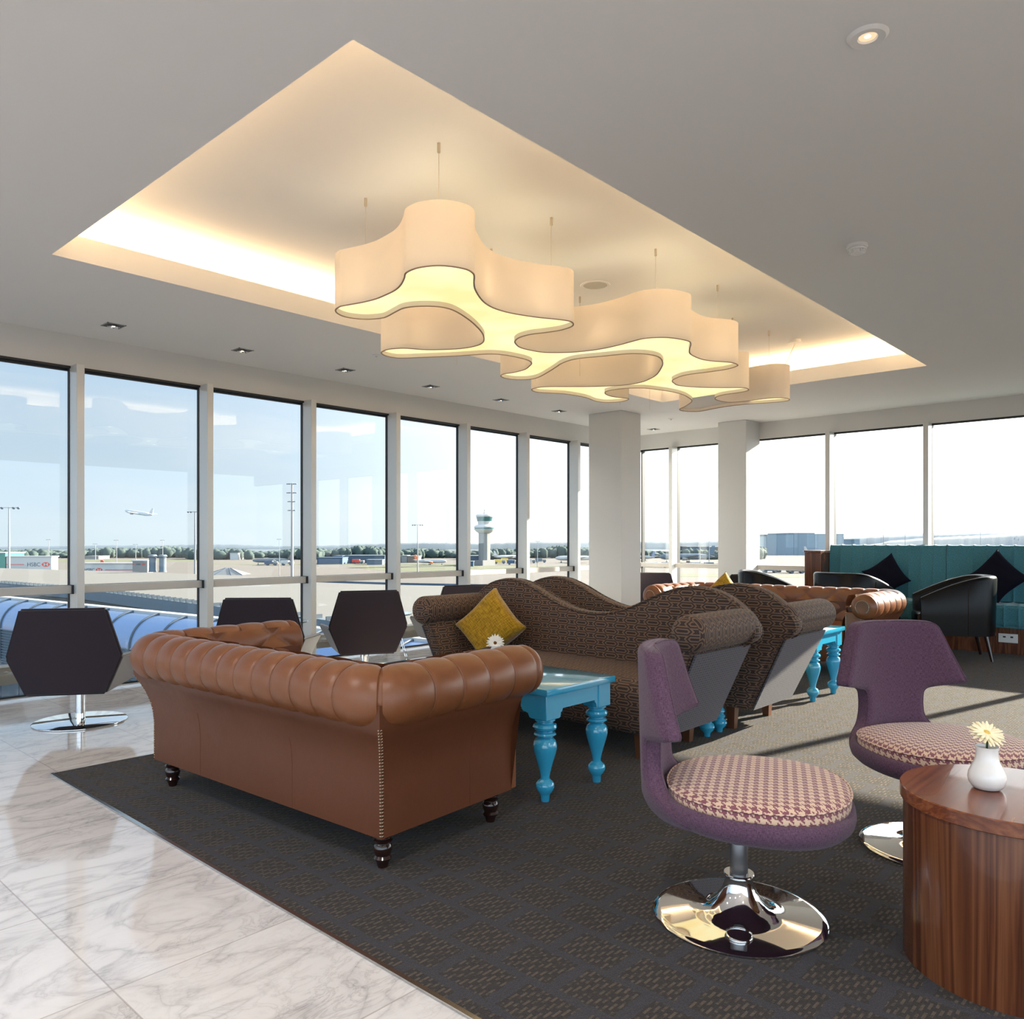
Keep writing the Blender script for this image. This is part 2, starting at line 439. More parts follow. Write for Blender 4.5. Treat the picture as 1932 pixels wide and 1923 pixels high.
def mk_wood(name, c1, c2, c3, axis='z', sc=1.0):
    m, g, p = new_mat(name)
    o = g.obj()
    st = {'z': (1, 1, .06), 'x': (.06, 1, 1), 'y': (1, .06, 1)}[axis]
    q = g.mapping(o, scale=tuple(a*sc for a in st))
    big = g.noise(q, 5, 4, .55, 1.2); fi = g.noise(q, 60, 3, .6)
    rings = g.m('FRACT', g.m('MULTIPLY', big, 9.0))
    rr = g.m('ABSOLUTE', g.m('SUBTRACT', g.m('MULTIPLY', rings, 2.0), 1.0))
    f = g.m('ADD', g.m('MULTIPLY', rr, .6), g.m('MULTIPLY', fi, .5), clamp=True)
    g.put(p.inputs['Base Color'], g.ramp(f, [(.15, c1), (.5, c2), (.9, c3)]))
    p.inputs['Roughness'].default_value = .24; p.inputs['Coat Weight'].default_value = .25
    g.put(p.inputs['Normal'], g.bump(fi, .0003))
    return m
M['walnut'] = mk_wood('walnut_veneer', lin(66, 33, 19), lin(92, 50, 29), lin(118, 72, 44))
M['walnuttop'] = mk_wood('walnut_top', lin(92, 44, 22), lin(116, 60, 32), lin(134, 76, 42), 'x')

# ================================================================== THE ROOM
YW, XW, HC = 6.57, 10.0, 2.73           # window wall, far window wall, ceiling height
RX0, RX1, RY0, RY1 = 1.495, 7.775, 2.05, 4.81   # opening of the lit ceiling recess
LIP, HR, COV = 2.87, 3.05, .26
def struct(name, bm, mat, parent=None, smooth=False, uv=None):
    o = bobj(name, bm, mat, parent, smooth=smooth, uv=uv)
    if not parent: o['kind'] = 'structure'
    return o
bm = nb(); box(bm, (-4, -4.5, -.12), (XW+.15, YW+.03, 0)); struct('floor', bm, M['marble'])
bm = nb()
X0, X1, Y0, Y1 = -4, XW+.15, -4.5, YW+.18
box(bm, (X0, Y0, HC), (RX0, Y1, LIP)); box(bm, (RX1, Y0, HC), (X1, Y1, LIP))
box(bm, (RX0, Y0, HC), (RX1, RY0, LIP)); box(bm, (RX0, RY1, HC), (RX1, Y1, LIP))
cei = struct('ceiling', bm, M['plaster'])
bm = nb()
a0, a1, b0, b1 = RX0-COV, RX1+COV, RY0-COV, RY1+COV
box(bm, (a0-.05, b0-.05, HR), (a1+.05, b1+.05, HR+.05))
box(bm, (a0-.05, b0-.05, LIP), (a0, b1+.05, HR)); box(bm, (a1, b0-.05, LIP), (a1+.05, b1+.05, HR))
box(bm, (a0, b0-.05, LIP), (a1, b0, HR)); box(bm, (a0, b1, LIP), (a1, b1+.05, HR))
bobj('recess_soffit', bm, M['plaster'], cei, smooth=False)
bm = nb(); q = .13; t_ = .045
box(bm, (RX0-q-t_, RY0-q, LIP+.004), (RX0-q, RY1+q, LIP+.022)); box(bm, (RX1+q, RY0-q, LIP+.004), (RX1+q+t_, RY1+q, LIP+.022))
box(bm, (RX0-q, RY0-q-t_, LIP+.004), (RX1+q, RY0-q, LIP+.022)); box(bm, (RX0-q, RY1+q, LIP+.004), (RX1+q, RY1+q+t_, LIP+.022))
bobj('cove_light_strip', bm, M['cove'], cei, smooth=False)

# window walls
HB = 2.49
bm = nb(); box(bm, (-4, YW, HB), (XW+.15, YW+.18, HC)); struct('wall_left', bm, M['wallpaint'])
bm = nb(); box(bm, (XW, -4.5, HB+.02), (XW+.18, YW, HC)); struct('wall_far', bm, M['wallpaint'])
bm = nb(); box(bm, (-4, YW-.004, HB-.018), (XW, YW+.04, HB-.001)); box(bm, (-4, YW+.045, HB-.030), (XW, YW+.08, HB-.001)); struct('trim_1', bm, M['gasket'])
bm = nb(); box(bm, (XW+.02, -4.5, HB), (XW+.06, YW, HB+.02)); struct('trim_2', bm, M['gasket'])
PH = 1.0255; posts = [2.20+PH*k for k in range(-5, 8)]
wn = 0
for k, x in enumerate(posts):
    x2 = posts[k+1] if k+1 < len(posts) else XW
    if x2 < -.5: continue
    wn += 1
    r = empty('window_%d' % wn, (x, YW, 0)); r['kind'] = 'structure'
    L = x2-x
    bm = nb(); box(bm, (0, .050, 0), (L, .060, HB)); bobj('pane', bm, M['glass'], r, smooth=False)
    bm = nb(); box(bm, (-.028, -.13, 0), (.028, .02, HB), .003, 1); bobj('mullion', bm, M['alu'], r, smooth=False)
    bm = nb(); box(bm, (-.034, .02, 0), (-.016, .048, HB)); box(bm, (.016, .02, 0), (.030, .048, HB)); box(bm, (.03, .03, 0), (L-.03, .048, .012))
    box(bm, (.03, .03, .806), (L-.03, .048, .813)); bobj('gasket', bm, M['gasket'], r, smooth=False)
    bm = nb(); box(bm, (.03, -.055, .752), (L-.034, .01, .812), .003, 1); bobj('transom_rail', bm, M['rail'], r, smooth=False)
    bm = nb(); box(bm, (L-.040, -.075, .748), (L-.029, .015, .816)); bobj('rail_end_cap', bm, M['gasket'], r, smooth=False)
PF = 1.117; fy = [5.97-PF*k for k in range(0, 9)]
for k, y in enumerate([YW]+fy):
    y2 = ([YW]+fy+[-4.5])[k+1]
    wn += 1
    r = empty('window_%d' % wn, (XW, y, 0)); r['kind'] = 'structure'
    L = y-y2
    bm = nb(); box(bm, (.075, -L, 0), (.087, 0, HB+.02)); bobj('pane', bm, M['glass'], r, smooth=False)
    if k: 
        bm = nb(); box(bm, (-.13, -.028, 0), (.02, .028, HB+.02), .003, 1); bobj('mullion', bm, M['alu'], r, smooth=False)
    bm = nb(); box(bm, (.02, -.030, 0), (.09, -.012, HB+.02)); box(bm, (.05, -L+.03, 0), (.09, -.03, .014)); bobj('gasket', bm, M['gasket'], r, smooth=False)
    bm = nb(); box(bm, (-.055, -L+.034, .77), (.01, -.034, .83), .003, 1); bobj('transom_rail', bm, M['rail'], r, smooth=False)
# square columns
bm = nb(); box(bm, (7.91, 5.46, 0), (8.33, 5.95, HC-.001), .004, 1)
tag(bobj('column', bm, M['wallpaint'], smooth=False), 'square white column standing free in front of the window corner', 'column', 'white columns')
bm = nb(); box(bm, (9.62, 4.69, 0), (XW+.02, 5.09, HC-.001), .004, 1)
tag(bobj('column', bm, M['wallpaint'], smooth=False), 'square white column against the far windows, left of the teal bench', 'column', 'white columns')

CZ = .006
bm = nb(); box(bm, (1.345, -4.5, 0.0005), (XW-.02, 4.285, CZ))
tag(bobj('carpet', bm, M['carpet'], smooth=False), 'dark grey carpet with woven brown blocks beside the marble floor', 'carpet')
bm = nb(); box(bm, (1.328, -4.5, .0005), (1.3445, 4.3, .0075), .001, 1); box(bm, (1.345, 4.286, .0005), (XW-.02, 4.292, .0075)); struct('trim_3', bm, M['steel'])

# ================================================================== CEILING FITTINGS
def square_downlight(x, y, label):
    r = empty('downlight', (x, y, HC), 0, label, 'ceiling light', 'square recessed downlights by the window')
    a = .066
    bm = nb()
    for s in ((-1, 0), (1, 0), (0, -1), (0, 1)):
        lo = (-a if s[0] == 0 else (a-.008 if s[0] > 0 else -a), -a if s[1] == 0 else (a-.008 if s[1] > 0 else -a), -.004)
        hi = (a if s[0] == 0 else (a if s[0] > 0 else -a+.008), a if s[1] == 0 else (a if s[1] > 0 else -a+.008), 0)
        box(bm, lo, hi)
    bobj('bezel', bm, M['steel'], r, smooth=False)
    bm = nb(); box(bm, (-a+.008, -a+.008, -.002), (a-.008, a-.008, -.0005)); bobj('housing', bm, M['black'], r, smooth=False)
    bm = nb(); lathe(bm, [(.040, -.001), (.042, -.012), (.034, -.014), (.026, -.004)], 24); bobj('lamp_ring', bm, M['chrome'], r)
    bm = nb(); lathe(bm, [(0, -.010), (.009, -.009), (.012, -.004), (.012, -.002)], 12); bobj('bulb', bm, M['bulb'], r)
    l = bpy.data.lights.new('spot', 'SPOT'); l.energy = 9; l.color = (1, .80, .58); l.spot_size = 1.5; l.spot_blend = .6; l.shadow_soft_size = .02
    lo = bpy.data.objects.new('beam', l); C.objects.link(lo); lo.parent = r; lo.location = (0, 0, -.03)
names = ['square recessed downlight nearest the camera, above the first window', 'square recessed downlight, second along the window wall', 'square recessed downlight, third along the window wall',
         'square recessed downlight, fourth along the window wall', 'square recessed downlight just left of the big column, fifth along the window wall', 'small square downlight close to the left edge of the big column', 'square recessed downlight right of the big column, in the window corner']
for k, x in enumerate((2.293, 3.312, 4.335, 5.385, 6.43, 7.46, 9.57)):
    square_downlight(x, 6.06, names[k])
# round downlight upper right
p = at(1637, 68, HC); r = empty('downlight', (p.x, p.y, HC), 0, 'round white recessed spotlight in the ceiling at the top right', 'ceiling light')
bm = nb(); lathe(bm, [(.026, -.001), (.030, -.007), (.052, -.010), (.060, -.004), (.062, -.0005)], 40, cap=False); bobj('bezel', bm, M['whiteplastic'], r)
bm = nb(); lathe(bm, [(0, -.0008), (.027, -.0015)], 32, cap=False); bobj('reflector', bm, mk_emit('warm_reflector', (1.0, .66, .40, 1), 1.1), r)
bm = nb(); lathe(bm, [(0, -.004), (.007, -.003), (.010, -.0016)], 16); bobj('bulb', bm, M['bulb'], r)
FILL_SPOT = bpy.data.lights.new('spot', 'SPOT'); FILL_SPOT.energy = 86; FILL_SPOT.color = (1, .96, .93); FILL_SPOT.spot_size = 2.3; FILL_SPOT.spot_blend = .8; FILL_SPOT.shadow_soft_size = .05  # stronger fill light, used by the added unseen spots only
l = bpy.data.lights.new('spot', 'SPOT'); l.energy = 12; l.color = (1, .80, .58); l.spot_size = 1.6; l.spot_blend = .7
lo = bpy.data.objects.new('beam', l); C.objects.link(lo); lo.parent = r; lo.location = (0, 0, -.03)
for (x, y) in ((.45, .85), (-1.6, .85), (.45, -1.3), (2.57, -1.3), (4.7, -1.3), (-1.4, 3.2), (-.1, 3.2), (4.7, -3.0), (-1.6, -1.3), (7.0, -1.6)):  # unseen ceiling spots added to brighten the foreground
    c_ = dup(r, (x, y, HC), 0, 'added fill spotlight in the ceiling behind the camera, out of view', 'round recessed spotlights')
for o in C.objects:
    if o.type == 'LIGHT' and o.parent and o.parent.name.startswith('downlight') and o.parent.get('group') == 'round recessed spotlights': o.data = FILL_SPOT
r['group'] = 'round recessed spotlights'
# smoke detector
p = at(1617, 462, HC); r = empty('smoke_detector', (p.x, p.y, HC), .3, 'white smoke detector on the plain ceiling at the right', 'smoke detector')
bm = nb(); lathe(bm, [(0, -.0005), (.052, -.0005), (.054, -.014), (.048, -.020)], 36); bobj('base', bm, M['whiteplastic'], r)
bm = nb(); lathe(bm, [(.044, -.020), (.048, -.024), (.046, -.030), (.034, -.033), (.031, -.046), (.022, -.052), (0, -.053)], 36)
for k in range(12):
    t = 2*PI*k/12; mx = Matrix.Rotation(t, 4, 'Z'); box(bm, (.030, -.002, -.045), (.043, .002, -.031), mx=mx)
bobj('sensor_head', bm, M['whiteplastic'], r)
# sprinklers
for px, py, lb in ((710, 670, 'small white ceiling sprinkler rosette left of the pendant lamp'), (1266, 790, 'tiny white sprinkler rosette on the ceiling between the two columns')):
    p = at(px, py, HC); bm = nb(); lathe(bm, [(.036, -.0005), (.036, -.004), (.028, -.007), (.010, -.006), (.008, -.02), (.014, -.022), (0, -.023)], 24)
    o = bobj('sprinkler', bm, M['whiteplastic']); o.location = (p.x, p.y, HC); tag(o, lb, 'sprinkler', 'ceiling sprinklers')
# ceiling speaker in recess
p = at(1123, 538, HR); r = empty('ceiling_speaker', (p.x, p.y, HR), 0, 'round flush speaker in the glowing ceiling recess', 'speaker')
bm = nb(); lathe(bm, [(.088, -.001), (.090, -.006), (.108, -.005), (.112, -.0005)], 40, cap=False); bobj('rim', bm, M['whiteplastic'], r)
bm = nb(); lathe(bm, [(0, -.004), (.089, -.003)], 40, cap=False); bobj('grille', bm, pm('speaker_grille', (.55, .53, .48), .7, bumpscale=700, bumpd=.002), r)

# ================================================================== PENDANT LAMP (one chain of cloud-shaped modules)
ZB = 2.40
outline_px = [(823.7,501.1),(793.9,504.2),(775.9,509.2),(764.1,516),(761.6,524.7),(755.4,537.1),(744.2,547.7),(725.6,557),(707,564.5),(682.1,570.7),(651,576.3),(639.9,578.8),(631.8,585.6),(638.6,593.7),(657.3,599.9),(689.6,603.2),(719.4,601.1),(731.8,597.4),(746.7,589.3),(762.9,581.9),(787.7,578.8),(818.8,578.8),(843.6,582.4),(863,590.2),(887.3,606.4),(904.9,623.3),(911.7,635.5),(910,646.5),(894.1,653.7),(860,658.7),(806.3,660.1),(769,657.6),(750.4,657.6),(731.8,659.5),(721.9,663),(718.6,666.6),(725.6,671.3),(738,674.4),(756.6,676.3),(800,674.8),(860,672.3),(886,670.6),(921.1,668.6),(948.2,670),(975.2,674.7),(995.5,680.1),(1002.3,685.5),(998.2,690.9),(988.7,697.7),(968.4,703.1),(950.9,705.8),(944.1,709.2),(949.5,713.2),(968.4,716.6),(995.5,716.6),(1015.8,712.6),(1036,701.7),(1050.9,692.3),(1059,686.9),(1076.6,680.1),(1100,676.1),(1133.8,673.0),(1174.2,668.9),(1201.1,667.8),(1228,670),(1244.2,675.4),(1249.6,684.8),(1246.9,694.2),(1238.8,706.3),(1228,713.7),(1207.9,721.8),(1174.2,727.2),(1120.4,729.6),(1080,729.9),(1029.3,730.1),(1010.4,732.4),(1002.3,736),(1016.3,740.8),(1063.8,743.6),(1103,750.1),(1122.5,757.1),(1142.1,759.9),(1167.5,758.9),(1183.6,755.5),(1186.3,752.6),(1178.6,751.2),(1160.8,749.4),(1147.3,746),(1141.9,741.3),(1150,737.3),(1178.3,733.4),(1214.6,733.0),(1241.5,735.9),(1268.4,740),(1288.6,745.4),(1300.7,752.1),(1305,756.6),(1300.7,761.5),(1290,768.2),(1281.6,772.4),(1286,775.6),(1304.8,777.2),(1323.5,776.3),(1348.3,771.3),(1379.4,766.3),(1416.6,762.6),(1453.9,760.1),(1478.8,758.0),(1490.4,754.9),(1483.7,751.6),(1460.1,751),(1435.3,753.4),(1404.2,757.6),(1379.4,759.3),(1364.5,758.0),(1353.3,755.2),(1349.8,752),(1354.5,748.3),(1369.4,744.6),(1391.8,741.5),(1408,738.4),(1413.3,735.6),(1404.2,732.0),(1367,731.8),(1317.3,730.9),(1281.9,727.7),(1272.5,723.1),(1269.1,719.2),(1275.2,714.4),(1295.3,707.9),(1342.1,701.7),(1373.2,696.8),(1389.3,691.8),(1392.4,688.6),(1379.4,684.1),(1342.1,681.2),(1321,676.9),(1303.6,668.2),(1301.7,659.5),(1304.2,649.6),(1298.6,643.4),(1268.4,637.9),(1241.5,637),(1214.6,639),(1194.4,643.7),(1167.5,651.1),(1133.8,658.5),(1100.2,663),(1069.9,665.2),(1029.3,665.2),(1002.3,661.2),(982,655.8),(973.2,648),(973.2,643),(982,636.8),(1002.3,631.4),(1029.3,628.1),(1056.3,624),(1076.6,617.9),(1082.7,612.8),(1079.3,607.8),(1069.9,605.1),(1049.6,602.4),(1015.8,599),(975.2,592.9),(948.2,586.8),(926.5,578.7),(910.3,566.5),(898.1,547.6),(895.4,534.1),(896.1,521.9),(892.7,515.2),(880.6,508.4),(853.5,503)]
raw = [tuple(at(px, py, ZB)[:2]) for px, py in outline_px]
cl_ = catmull(raw, 4)
def offset(pts, dd):
    n = len(pts); out = []
    ar = sum(pts[i][0]*pts[(i+1) % n][1]-pts[(i+1) % n][0]*pts[i][1] for i in range(n)); sg = 1 if ar > 0 else -1
    for i in range(n):
        a = Vector(pts[i-1]); b = Vector(pts[(i+1) % n]); t = (b-a)
        if t.length < 1e-6: t = Vector((1, 0))
        t.normalize(); nn = Vector((-t.y, t.x))*sg
        out.append((pts[i][0]+nn.x*dd, pts[i][1]+nn.y*dd))
    return out
pc = Vector((4.6, 3.1)); 
L_ = [(x-pc.x, y-pc.y) for x, y in cl_]
pend = empty('cloud_pendant_lamp', (pc.x, pc.y, HR), 0, 'large cream cloud-shaped pendant lamp hanging from the glowing ceiling recess', 'pendant lamp')
IN = offset(L_, .006); zb = ZB-HR; zt = zb+.30
bm = nb(); t = bmesh.new(); n = len(L_)
rings = [[t.verts.new((x, y, z)) for x, y in pts] for pts, z in ((L_, zt), (L_, zb), (IN, zb), (IN, zt))]
for a in range(4):
    A, B = rings[a], rings[(a+1) % 4]
    for k in range(n): t.faces.new((A[k], A[(k+1) % n], B[(k+1) % n], B[k]))
merge(bm, t); sh = bobj('shade', bm, M['shade'], pend, angle=50)
# dark hem line on the rim
bm = nb(); t = bmesh.new(); O2 = offset(L_, -.0008); I2 = offset(L_, .0068)
rings = [[t.verts.new((x, y, z)) for x, y in pts] for pts, z in ((O2, zb+.003), (O2, zb-.001), (I2, zb-.001), (I2, zb+.003))]
for a in range(4):
    A, B = rings[a], rings[(a+1) % 4]
    for k in range(n): t.faces.new((A[k], A[(k+1) % n], B[(k+1) % n], B[k]))
merge(bm, t); bobj('hem', bm, pm('grey_brown_hem', lin(160, 132, 112), .7), sh, angle=50)
# diffuser panels: split where the last unlit module starts
DI = offset(L_, .0085)
def poly_mesh(name, pts, z, mat, th=.004):
    bm = nb(); t = bmesh.new()
    tri = geometry.tessellate_polygon([[Vector((x, y, 0)) for x, y in pts]])
    V = [t.verts.new((x, y, z)) for x, y in pts]; W = [t.verts.new((x, y, z+th)) for x, y in pts]
    for a, b, c in tri:
        try: t.faces.new((V[a], V[b], V[c])); t.faces.new((W[c], W[b], W[a]))
        except ValueError: pass
    n = len(pts)
    for k in range(n):
        try: t.faces.new((V[k], V[(k+1) % n], W[(k+1) % n], W[k]))
        except ValueError: pass
    merge(bm, t)
    return bobj(name, bm, mat, pend, smooth=False)
def idx(px, py):
    q = at(px, py, ZB); return min(range(n), key=lambda i: (cl_[i][0]-q.x)**2+(cl_[i][1]-q.y)**2)
i1 = idx(1305, 756.6); i2 = idx(1351.5, 750)
a, b = min(i1, i2), max(i1, i2)
poly_mesh('unlit_diffuser', DI[a:b+1], zb+.028, M['unlit'])
tip = [idx(1404.2, 757.6), idx(1416.6, 762.6)]
poly_mesh('diffuser', DI[:a+1]+DI[b:], zb+.028, M['diffuser'])
ta, tb = min(tip), max(tip)
poly_mesh('diffuser', DI[ta:tb+1], zb+.026, M['diffuser'], .0015)
for px, py in ((830, 545), (700, 585), (1010, 608), (905, 578), (1020, 700), (1150, 664), (1265, 660), (1340, 690), (1250, 715), (1090, 740), (1345, 738), (790, 667), (950, 655)):
    q = at(px, py, ZB)-Vector((pc.x, pc.y, 0))
    l = bpy.data.lights.new('bulb', 'POINT'); l.energy = .85; l.color = (1.0, .86, .70); l.shadow_soft_size = .10
    lo = bpy.data.objects.new('bulb', l); C.objects.link(lo); lo.parent = pend; lo.location = (q.x, q.y, zb+.12)
# suspension cables with ceiling grips
for (px, py) in ((828, 270), (690, 374), (1040, 411), (1237, 470), (1354, 538), (1382, 600), (1451, 624), (927, 470), (862, 530), (1094, 560), (1010, 575), (1170, 640), (1226, 655)):
    q = at(px, py, HR); q = Vector((q.x-pc.x, q.y-pc.y))
    # keep each cable above the lamp body
    j = min(range(n), key=lambda i: (L_[i][0]-q.x)**2+(L_[i][1]-q.y)**2)
    bm = nb(); lathe(bm, [(.008, 0), (.008, -.045), (.005, -.048), (0, -.048)], 12, mx=Matrix.Translation((q.x, q.y, 0))); gp = bobj('cable_grip', bm, M['brass'], pend)
    bm = nb(); tube(bm, [(q.x, q.y, -.045), (q.x, q.y, zb+.032)], .0014, 6); bobj('cable', bm, M['brass'], gp)
q = at(1500, 641, HR)-Vector((pc.x, pc.y, HR))
bm = nb(); lathe(bm, [(0, -.001), (.052, -.001), (.052, -.026), (.062, -.028), (.062, -.034), (0, -.036)], 32, mx=Matrix.Translation((q.x, q.y, 0))); bobj('ceiling_rose', bm, M['whiteplastic'], pend)
e = at(1480, 752, ZB)-Vector((pc.x, pc.y, HR))
bm = nb(); e.z = zt+.02
tube(bm, catmull([(q.x, q.y, -.036), (q.x+(e.x-q.x)*.3, q.y+(e.y-q.y)*.25, -.15), (q.x+(e.x-q.x)*.7, q.y+(e.y-q.y)*.7, -.27), (e.x, e.y, zt-.02), (e.x-.03, e.y+.03, zb+.10)], 4, False), .003, 6); bobj('power_cord', bm, pm('clear_cord', (.7, .6, .4), .4), pend)

# ================================================================== FURNITURE BUILDERS
def turned_leg(bm, prof, x=0, y=0, z=0, seg=28, s=1.0):
    lathe(bm, [(r*s, h*s) for r, h in prof], seg, mx=Matrix.Translation((x, y, z)))
SOFALEG = [(0, 0), (.017, 0), (.021, .012), (.024, .022), (.030, .028), (.033, .034), (.029, .039), (.026, .043), (.031, .055), (.034, .067), (.032, .078), (.026, .086), (.032, .091), (.035, .096), (.031, .101), (.028, .104), (.034, .110), (.037, .116), (.037, .126), (0, .126)]

def chesterfield(label, L=1.57, D=.70, npl=13, seats=2):
    """faces +x, length along y, origin on the floor"""
    r = empty('chesterfield_sofa', (0, 0, 0), 0, label, 'sofa', 'brown leather chesterfield sofas')
    xb, xf = -D/2, D/2; h = L/2
    # outer shell walls : U in plan, concave flare under the roll
    lev = [(0, .126), (.0, .30), (.004, .35), (.013, .40), (.027, .445), (.045, .485), (.064, .52), (.068, .60)]
    T = .15
    bm = nb(); t = bmesh.new(); R_ = []
    for o, z in lev:
        pts = [(xf, -h-o), (xb-o, -h-o), (xb-o, h+o), (xf, h+o)]
        q = []
        for a, b in zip(pts[:-1], pts[1:]):
            for k in range(8): q.append((a[0]+(b[0]-a[0])*k/8, a[1]+(b[1]-a[1])*k/8))
        q.append(pts[-1])
        R_.append([t.verts.new((x, y, z)) for x, y in q])
    inner = []
    for z in (.60, .126):
        pts = [(xf, -h+T), (xb+T, -h+T), (xb+T, h-T), (xf, h-T)]; q = []
        for a, b in zip(pts[:-1], pts[1:]):
            for k in range(8): q.append((a[0]+(b[0]-a[0])*k/8, a[1]+(b[1]-a[1])*k/8))
        q.append(pts[-1]); inner.append([t.verts.new((x, y, z)) for x, y in q])
    allr = R_+inner
    for A, B in zip(allr, allr[1:]+allr[:1]):
        for k in range(len(A)-1): t.faces.new((A[k], A[k+1], B[k+1], B[k]))
    # front faces of the arms
    for e in (0, -1): t.faces.new([q[e] for q in allr])
    bmesh.ops.triangulate(t, faces=[f for f in t.faces if len(f.verts) > 4])
    merge(bm, t)
    box(bm, (xb+.02, -h+.02, .128), (xf-.02, h-.02, .29), .015, 2)
    body = bobj('body', bm, M['leatherback'], r, angle=35)
    # seams on the outside panels
    for q in ([(xb-.0002, y, .13) for y in (-.18*L,)], [(xb-.0002, .24*L, .13)], [(.10, -h-.0002, .13)], [(.10, h+.0002, .13)]):
        x_, y_, z_ = q[0]; ox, oy = ((-1, 0) if abs(x_) > .2 else (0, math.copysign(1, y_)))
        bm = nb(); tube(bm, [(x_+ox*o, y_+oy*o, z) for o, z in lev[:4]], .0011, 5); bobj('seam', bm, M['leatherback'], body)
    # rolled U
    RR, ZC, off, rc = .104, .612, .014, .07
    path = []; xr = xf+.085
    def straight(a, b, st):
        a, b = Vector(a), Vector(b); n = max(2, int((b-a).length/st)); return [a+(b-a)*i/n for i in range(n)]
    st = .0095
    path += straight((xr, -h-off), (xb-off+rc, -h-off), st)
    for k in range(12):
        a = PI/2*k/12; path.append(Vector((xb-off+rc-rc*sin(a), -h-off+rc-rc*cos(a))))
    path += straight((xb-off, -h-off+rc), (xb-off, h+off-rc), st)
    for k in range(12):
        a = PI/2*k/12; path.append(Vector((xb-off+rc-rc*cos(a), h+off-rc+rc*sin(a))))
    path += straight((xb-off+rc, h+off), (xr, h+off), st)+[Vector((xr, h+off))]
    s_ = [0.0]
    for a, b in zip(path[:-1], path[1:]): s_.append(s_[-1]+(b-a).length)
    cor = [s_[min(range(len(path)), key=lambda i: (path[i]-Vector(c)).length)] for c in ((xb-off+.02, -h-off+.02), (xb-off+.02, h+off-.02))]
    armL = cor[0]; backL = cor[1]-cor[0]
    na = max(3, round(armL/.15))
    cre = [cor[0]*(k+.35)/(na+.35) for k in range(na)]+[cor[0]+backL*(k/npl) for k in range(npl+1)]+[cor[1]+armL*(k+1)/(na+.35) for k in range(na)]
    cre = sorted(cre)
    SEG = 44
    tot = s_[-1]
    def pos(q):
        q = max(0, min(tot, q))
        lo, hi = 0, len(s_)-1
        while hi-lo > 1:
            md = (lo+hi)//2
            if s_[md] <= q: lo = md
            else: hi = md
        f = (q-s_[lo])/(s_[hi]-s_[lo]); p = path[lo].lerp(path[hi], f)
        i0, i1_ = max(lo-1, 0), min(hi+1, len(path)-1)
        tg = (path[i1_]-path[i0]).normalized(); nn = Vector((tg.y, -tg.x))
        if nn.dot(p-Vector((xf, 0))) < 0: nn = -nn
        return p, nn
    sam = [tot*k/int(tot/.014) for k in range(int(tot/.014)+1)]
    for c in cre: sam += [c+dd for dd in (-.011, -.007, -.0045, -.0027, -.0012, 0, .0012, .0027, .0045, .007, .011)]
    sam = sorted(q for q in sam if 0 <= q <= tot); sam = [q for i, q in enumerate(sam) if i == 0 or q-sam[i-1] > .0008]
    bm = nb(); t = bmesh.new(); rings = []
    for q in sam:
        p, nn = pos(q); ring = []
        endf = min(1, min(q, tot-q)/.05); er = RR*(1-.28*(1-math.sqrt(max(0, 1-(1-endf)**2))))
        dmin = min(abs(q-c) for c in cre)
        gap = min((b2-a2) for a2, b2 in zip(cre[:-1], cre[1:]) if a2-1e-6 <= q <= b2+1e-6) if cre[0] <= q <= cre[-1] else .14
        bul = .0085*(max(0, sin(PI*min(dmin, gap/2)/gap)))**.55
        lines = .0050*math.exp(-(dmin/.0022)**2)+.0020*math.exp(-((dmin-.0062)/.0016)**2)
        for k in range(SEG):
            a = 2*PI*k/SEG
            topin = math.exp(-((a-PI*.74)/.42)**2)
            und = math.exp(-((a-1.5*PI)/.5)**2)
            rad = er+bul*(1-.55*und)-lines*(1-.5*und)-.004-.020*topin*math.exp(-(dmin/.016)**2)
            ring.append(t.verts.new((p.x+nn.x*rad*cos(a), p.y+nn.y*rad*cos(a), ZC+rad*sin(a))))
        rings.append(ring)
    for A, B in zip(rings[:-1], rings[1:]):
        for k in range(SEG): t.faces.new((A[k], A[(k+1) % SEG], B[(k+1) % SEG], B[k]))
    for e, R0 in ((0, rings[0]), (-1, rings[-1])):
        prev = R0; c0 = sum((v.co for v in R0), Vector())/SEG
        for f, dx in ((.8, .012), (.55, .010), (.3, .004)):
            ring = [t.verts.new(c0+(v.co-c0)*f+Vector((dx, 0, 0))) for v in R0]
            for k in range(SEG): t.faces.new((prev[k], prev[(k+1) % SEG], ring[(k+1) % SEG], ring[k]))
            prev = ring
        t.faces.new(prev)
    merge(bm, t); roll = bobj('rolled_arm_and_back', bm, M['leather'], r, angle=80)
    # inside tufted face
    bm = nb(); nB = max(4, npl-2); A_ = (L-2*T)/nB
    def tuft(lf, rt, dirx, n, name='x'):
        pass
    def tufted(P0, P1, nrm, ncell):
        P0, P1, nrm = Vector(P0), Vector(P1), Vector(nrm); LL = (P1-P0).length; cw = LL/ncell; ch = .105
        def fn(u, v):
            x = u*ncell; z = v*.30; y = z/ch+.5
            s1 = abs(sin(PI*(x+y)/2)); s2 = abs(sin(PI*(x-y)/2))
            hh = .030*(s1*s2)**.42
            lean = v*v*.05
            p = P0+(P1-P0)*u+nrm*(hh-.002-lean); return Vector((p.x, p.y, .40+z))
        return fn
    grid(bm, int((L-2*T)/.011), 28, tufted((xb+T-.005, -h+T-.05, 0), (xb+T-.005, h-T+.05, 0), (1, 0, 0), nB))
    tback = bobj('tufted_back', bm, M['leather'], r, angle=80)
    for sg in (-1, 1):
        bm = nb(); grid(bm, 52, 28, tufted((xb+T-.05, sg*(h-T+.002), 0), (xf+.02, sg*(h-T+.002), 0), (0, -sg, 0), 4)); bobj('tufted_arm', bm, M['leather'], r, angle=80)
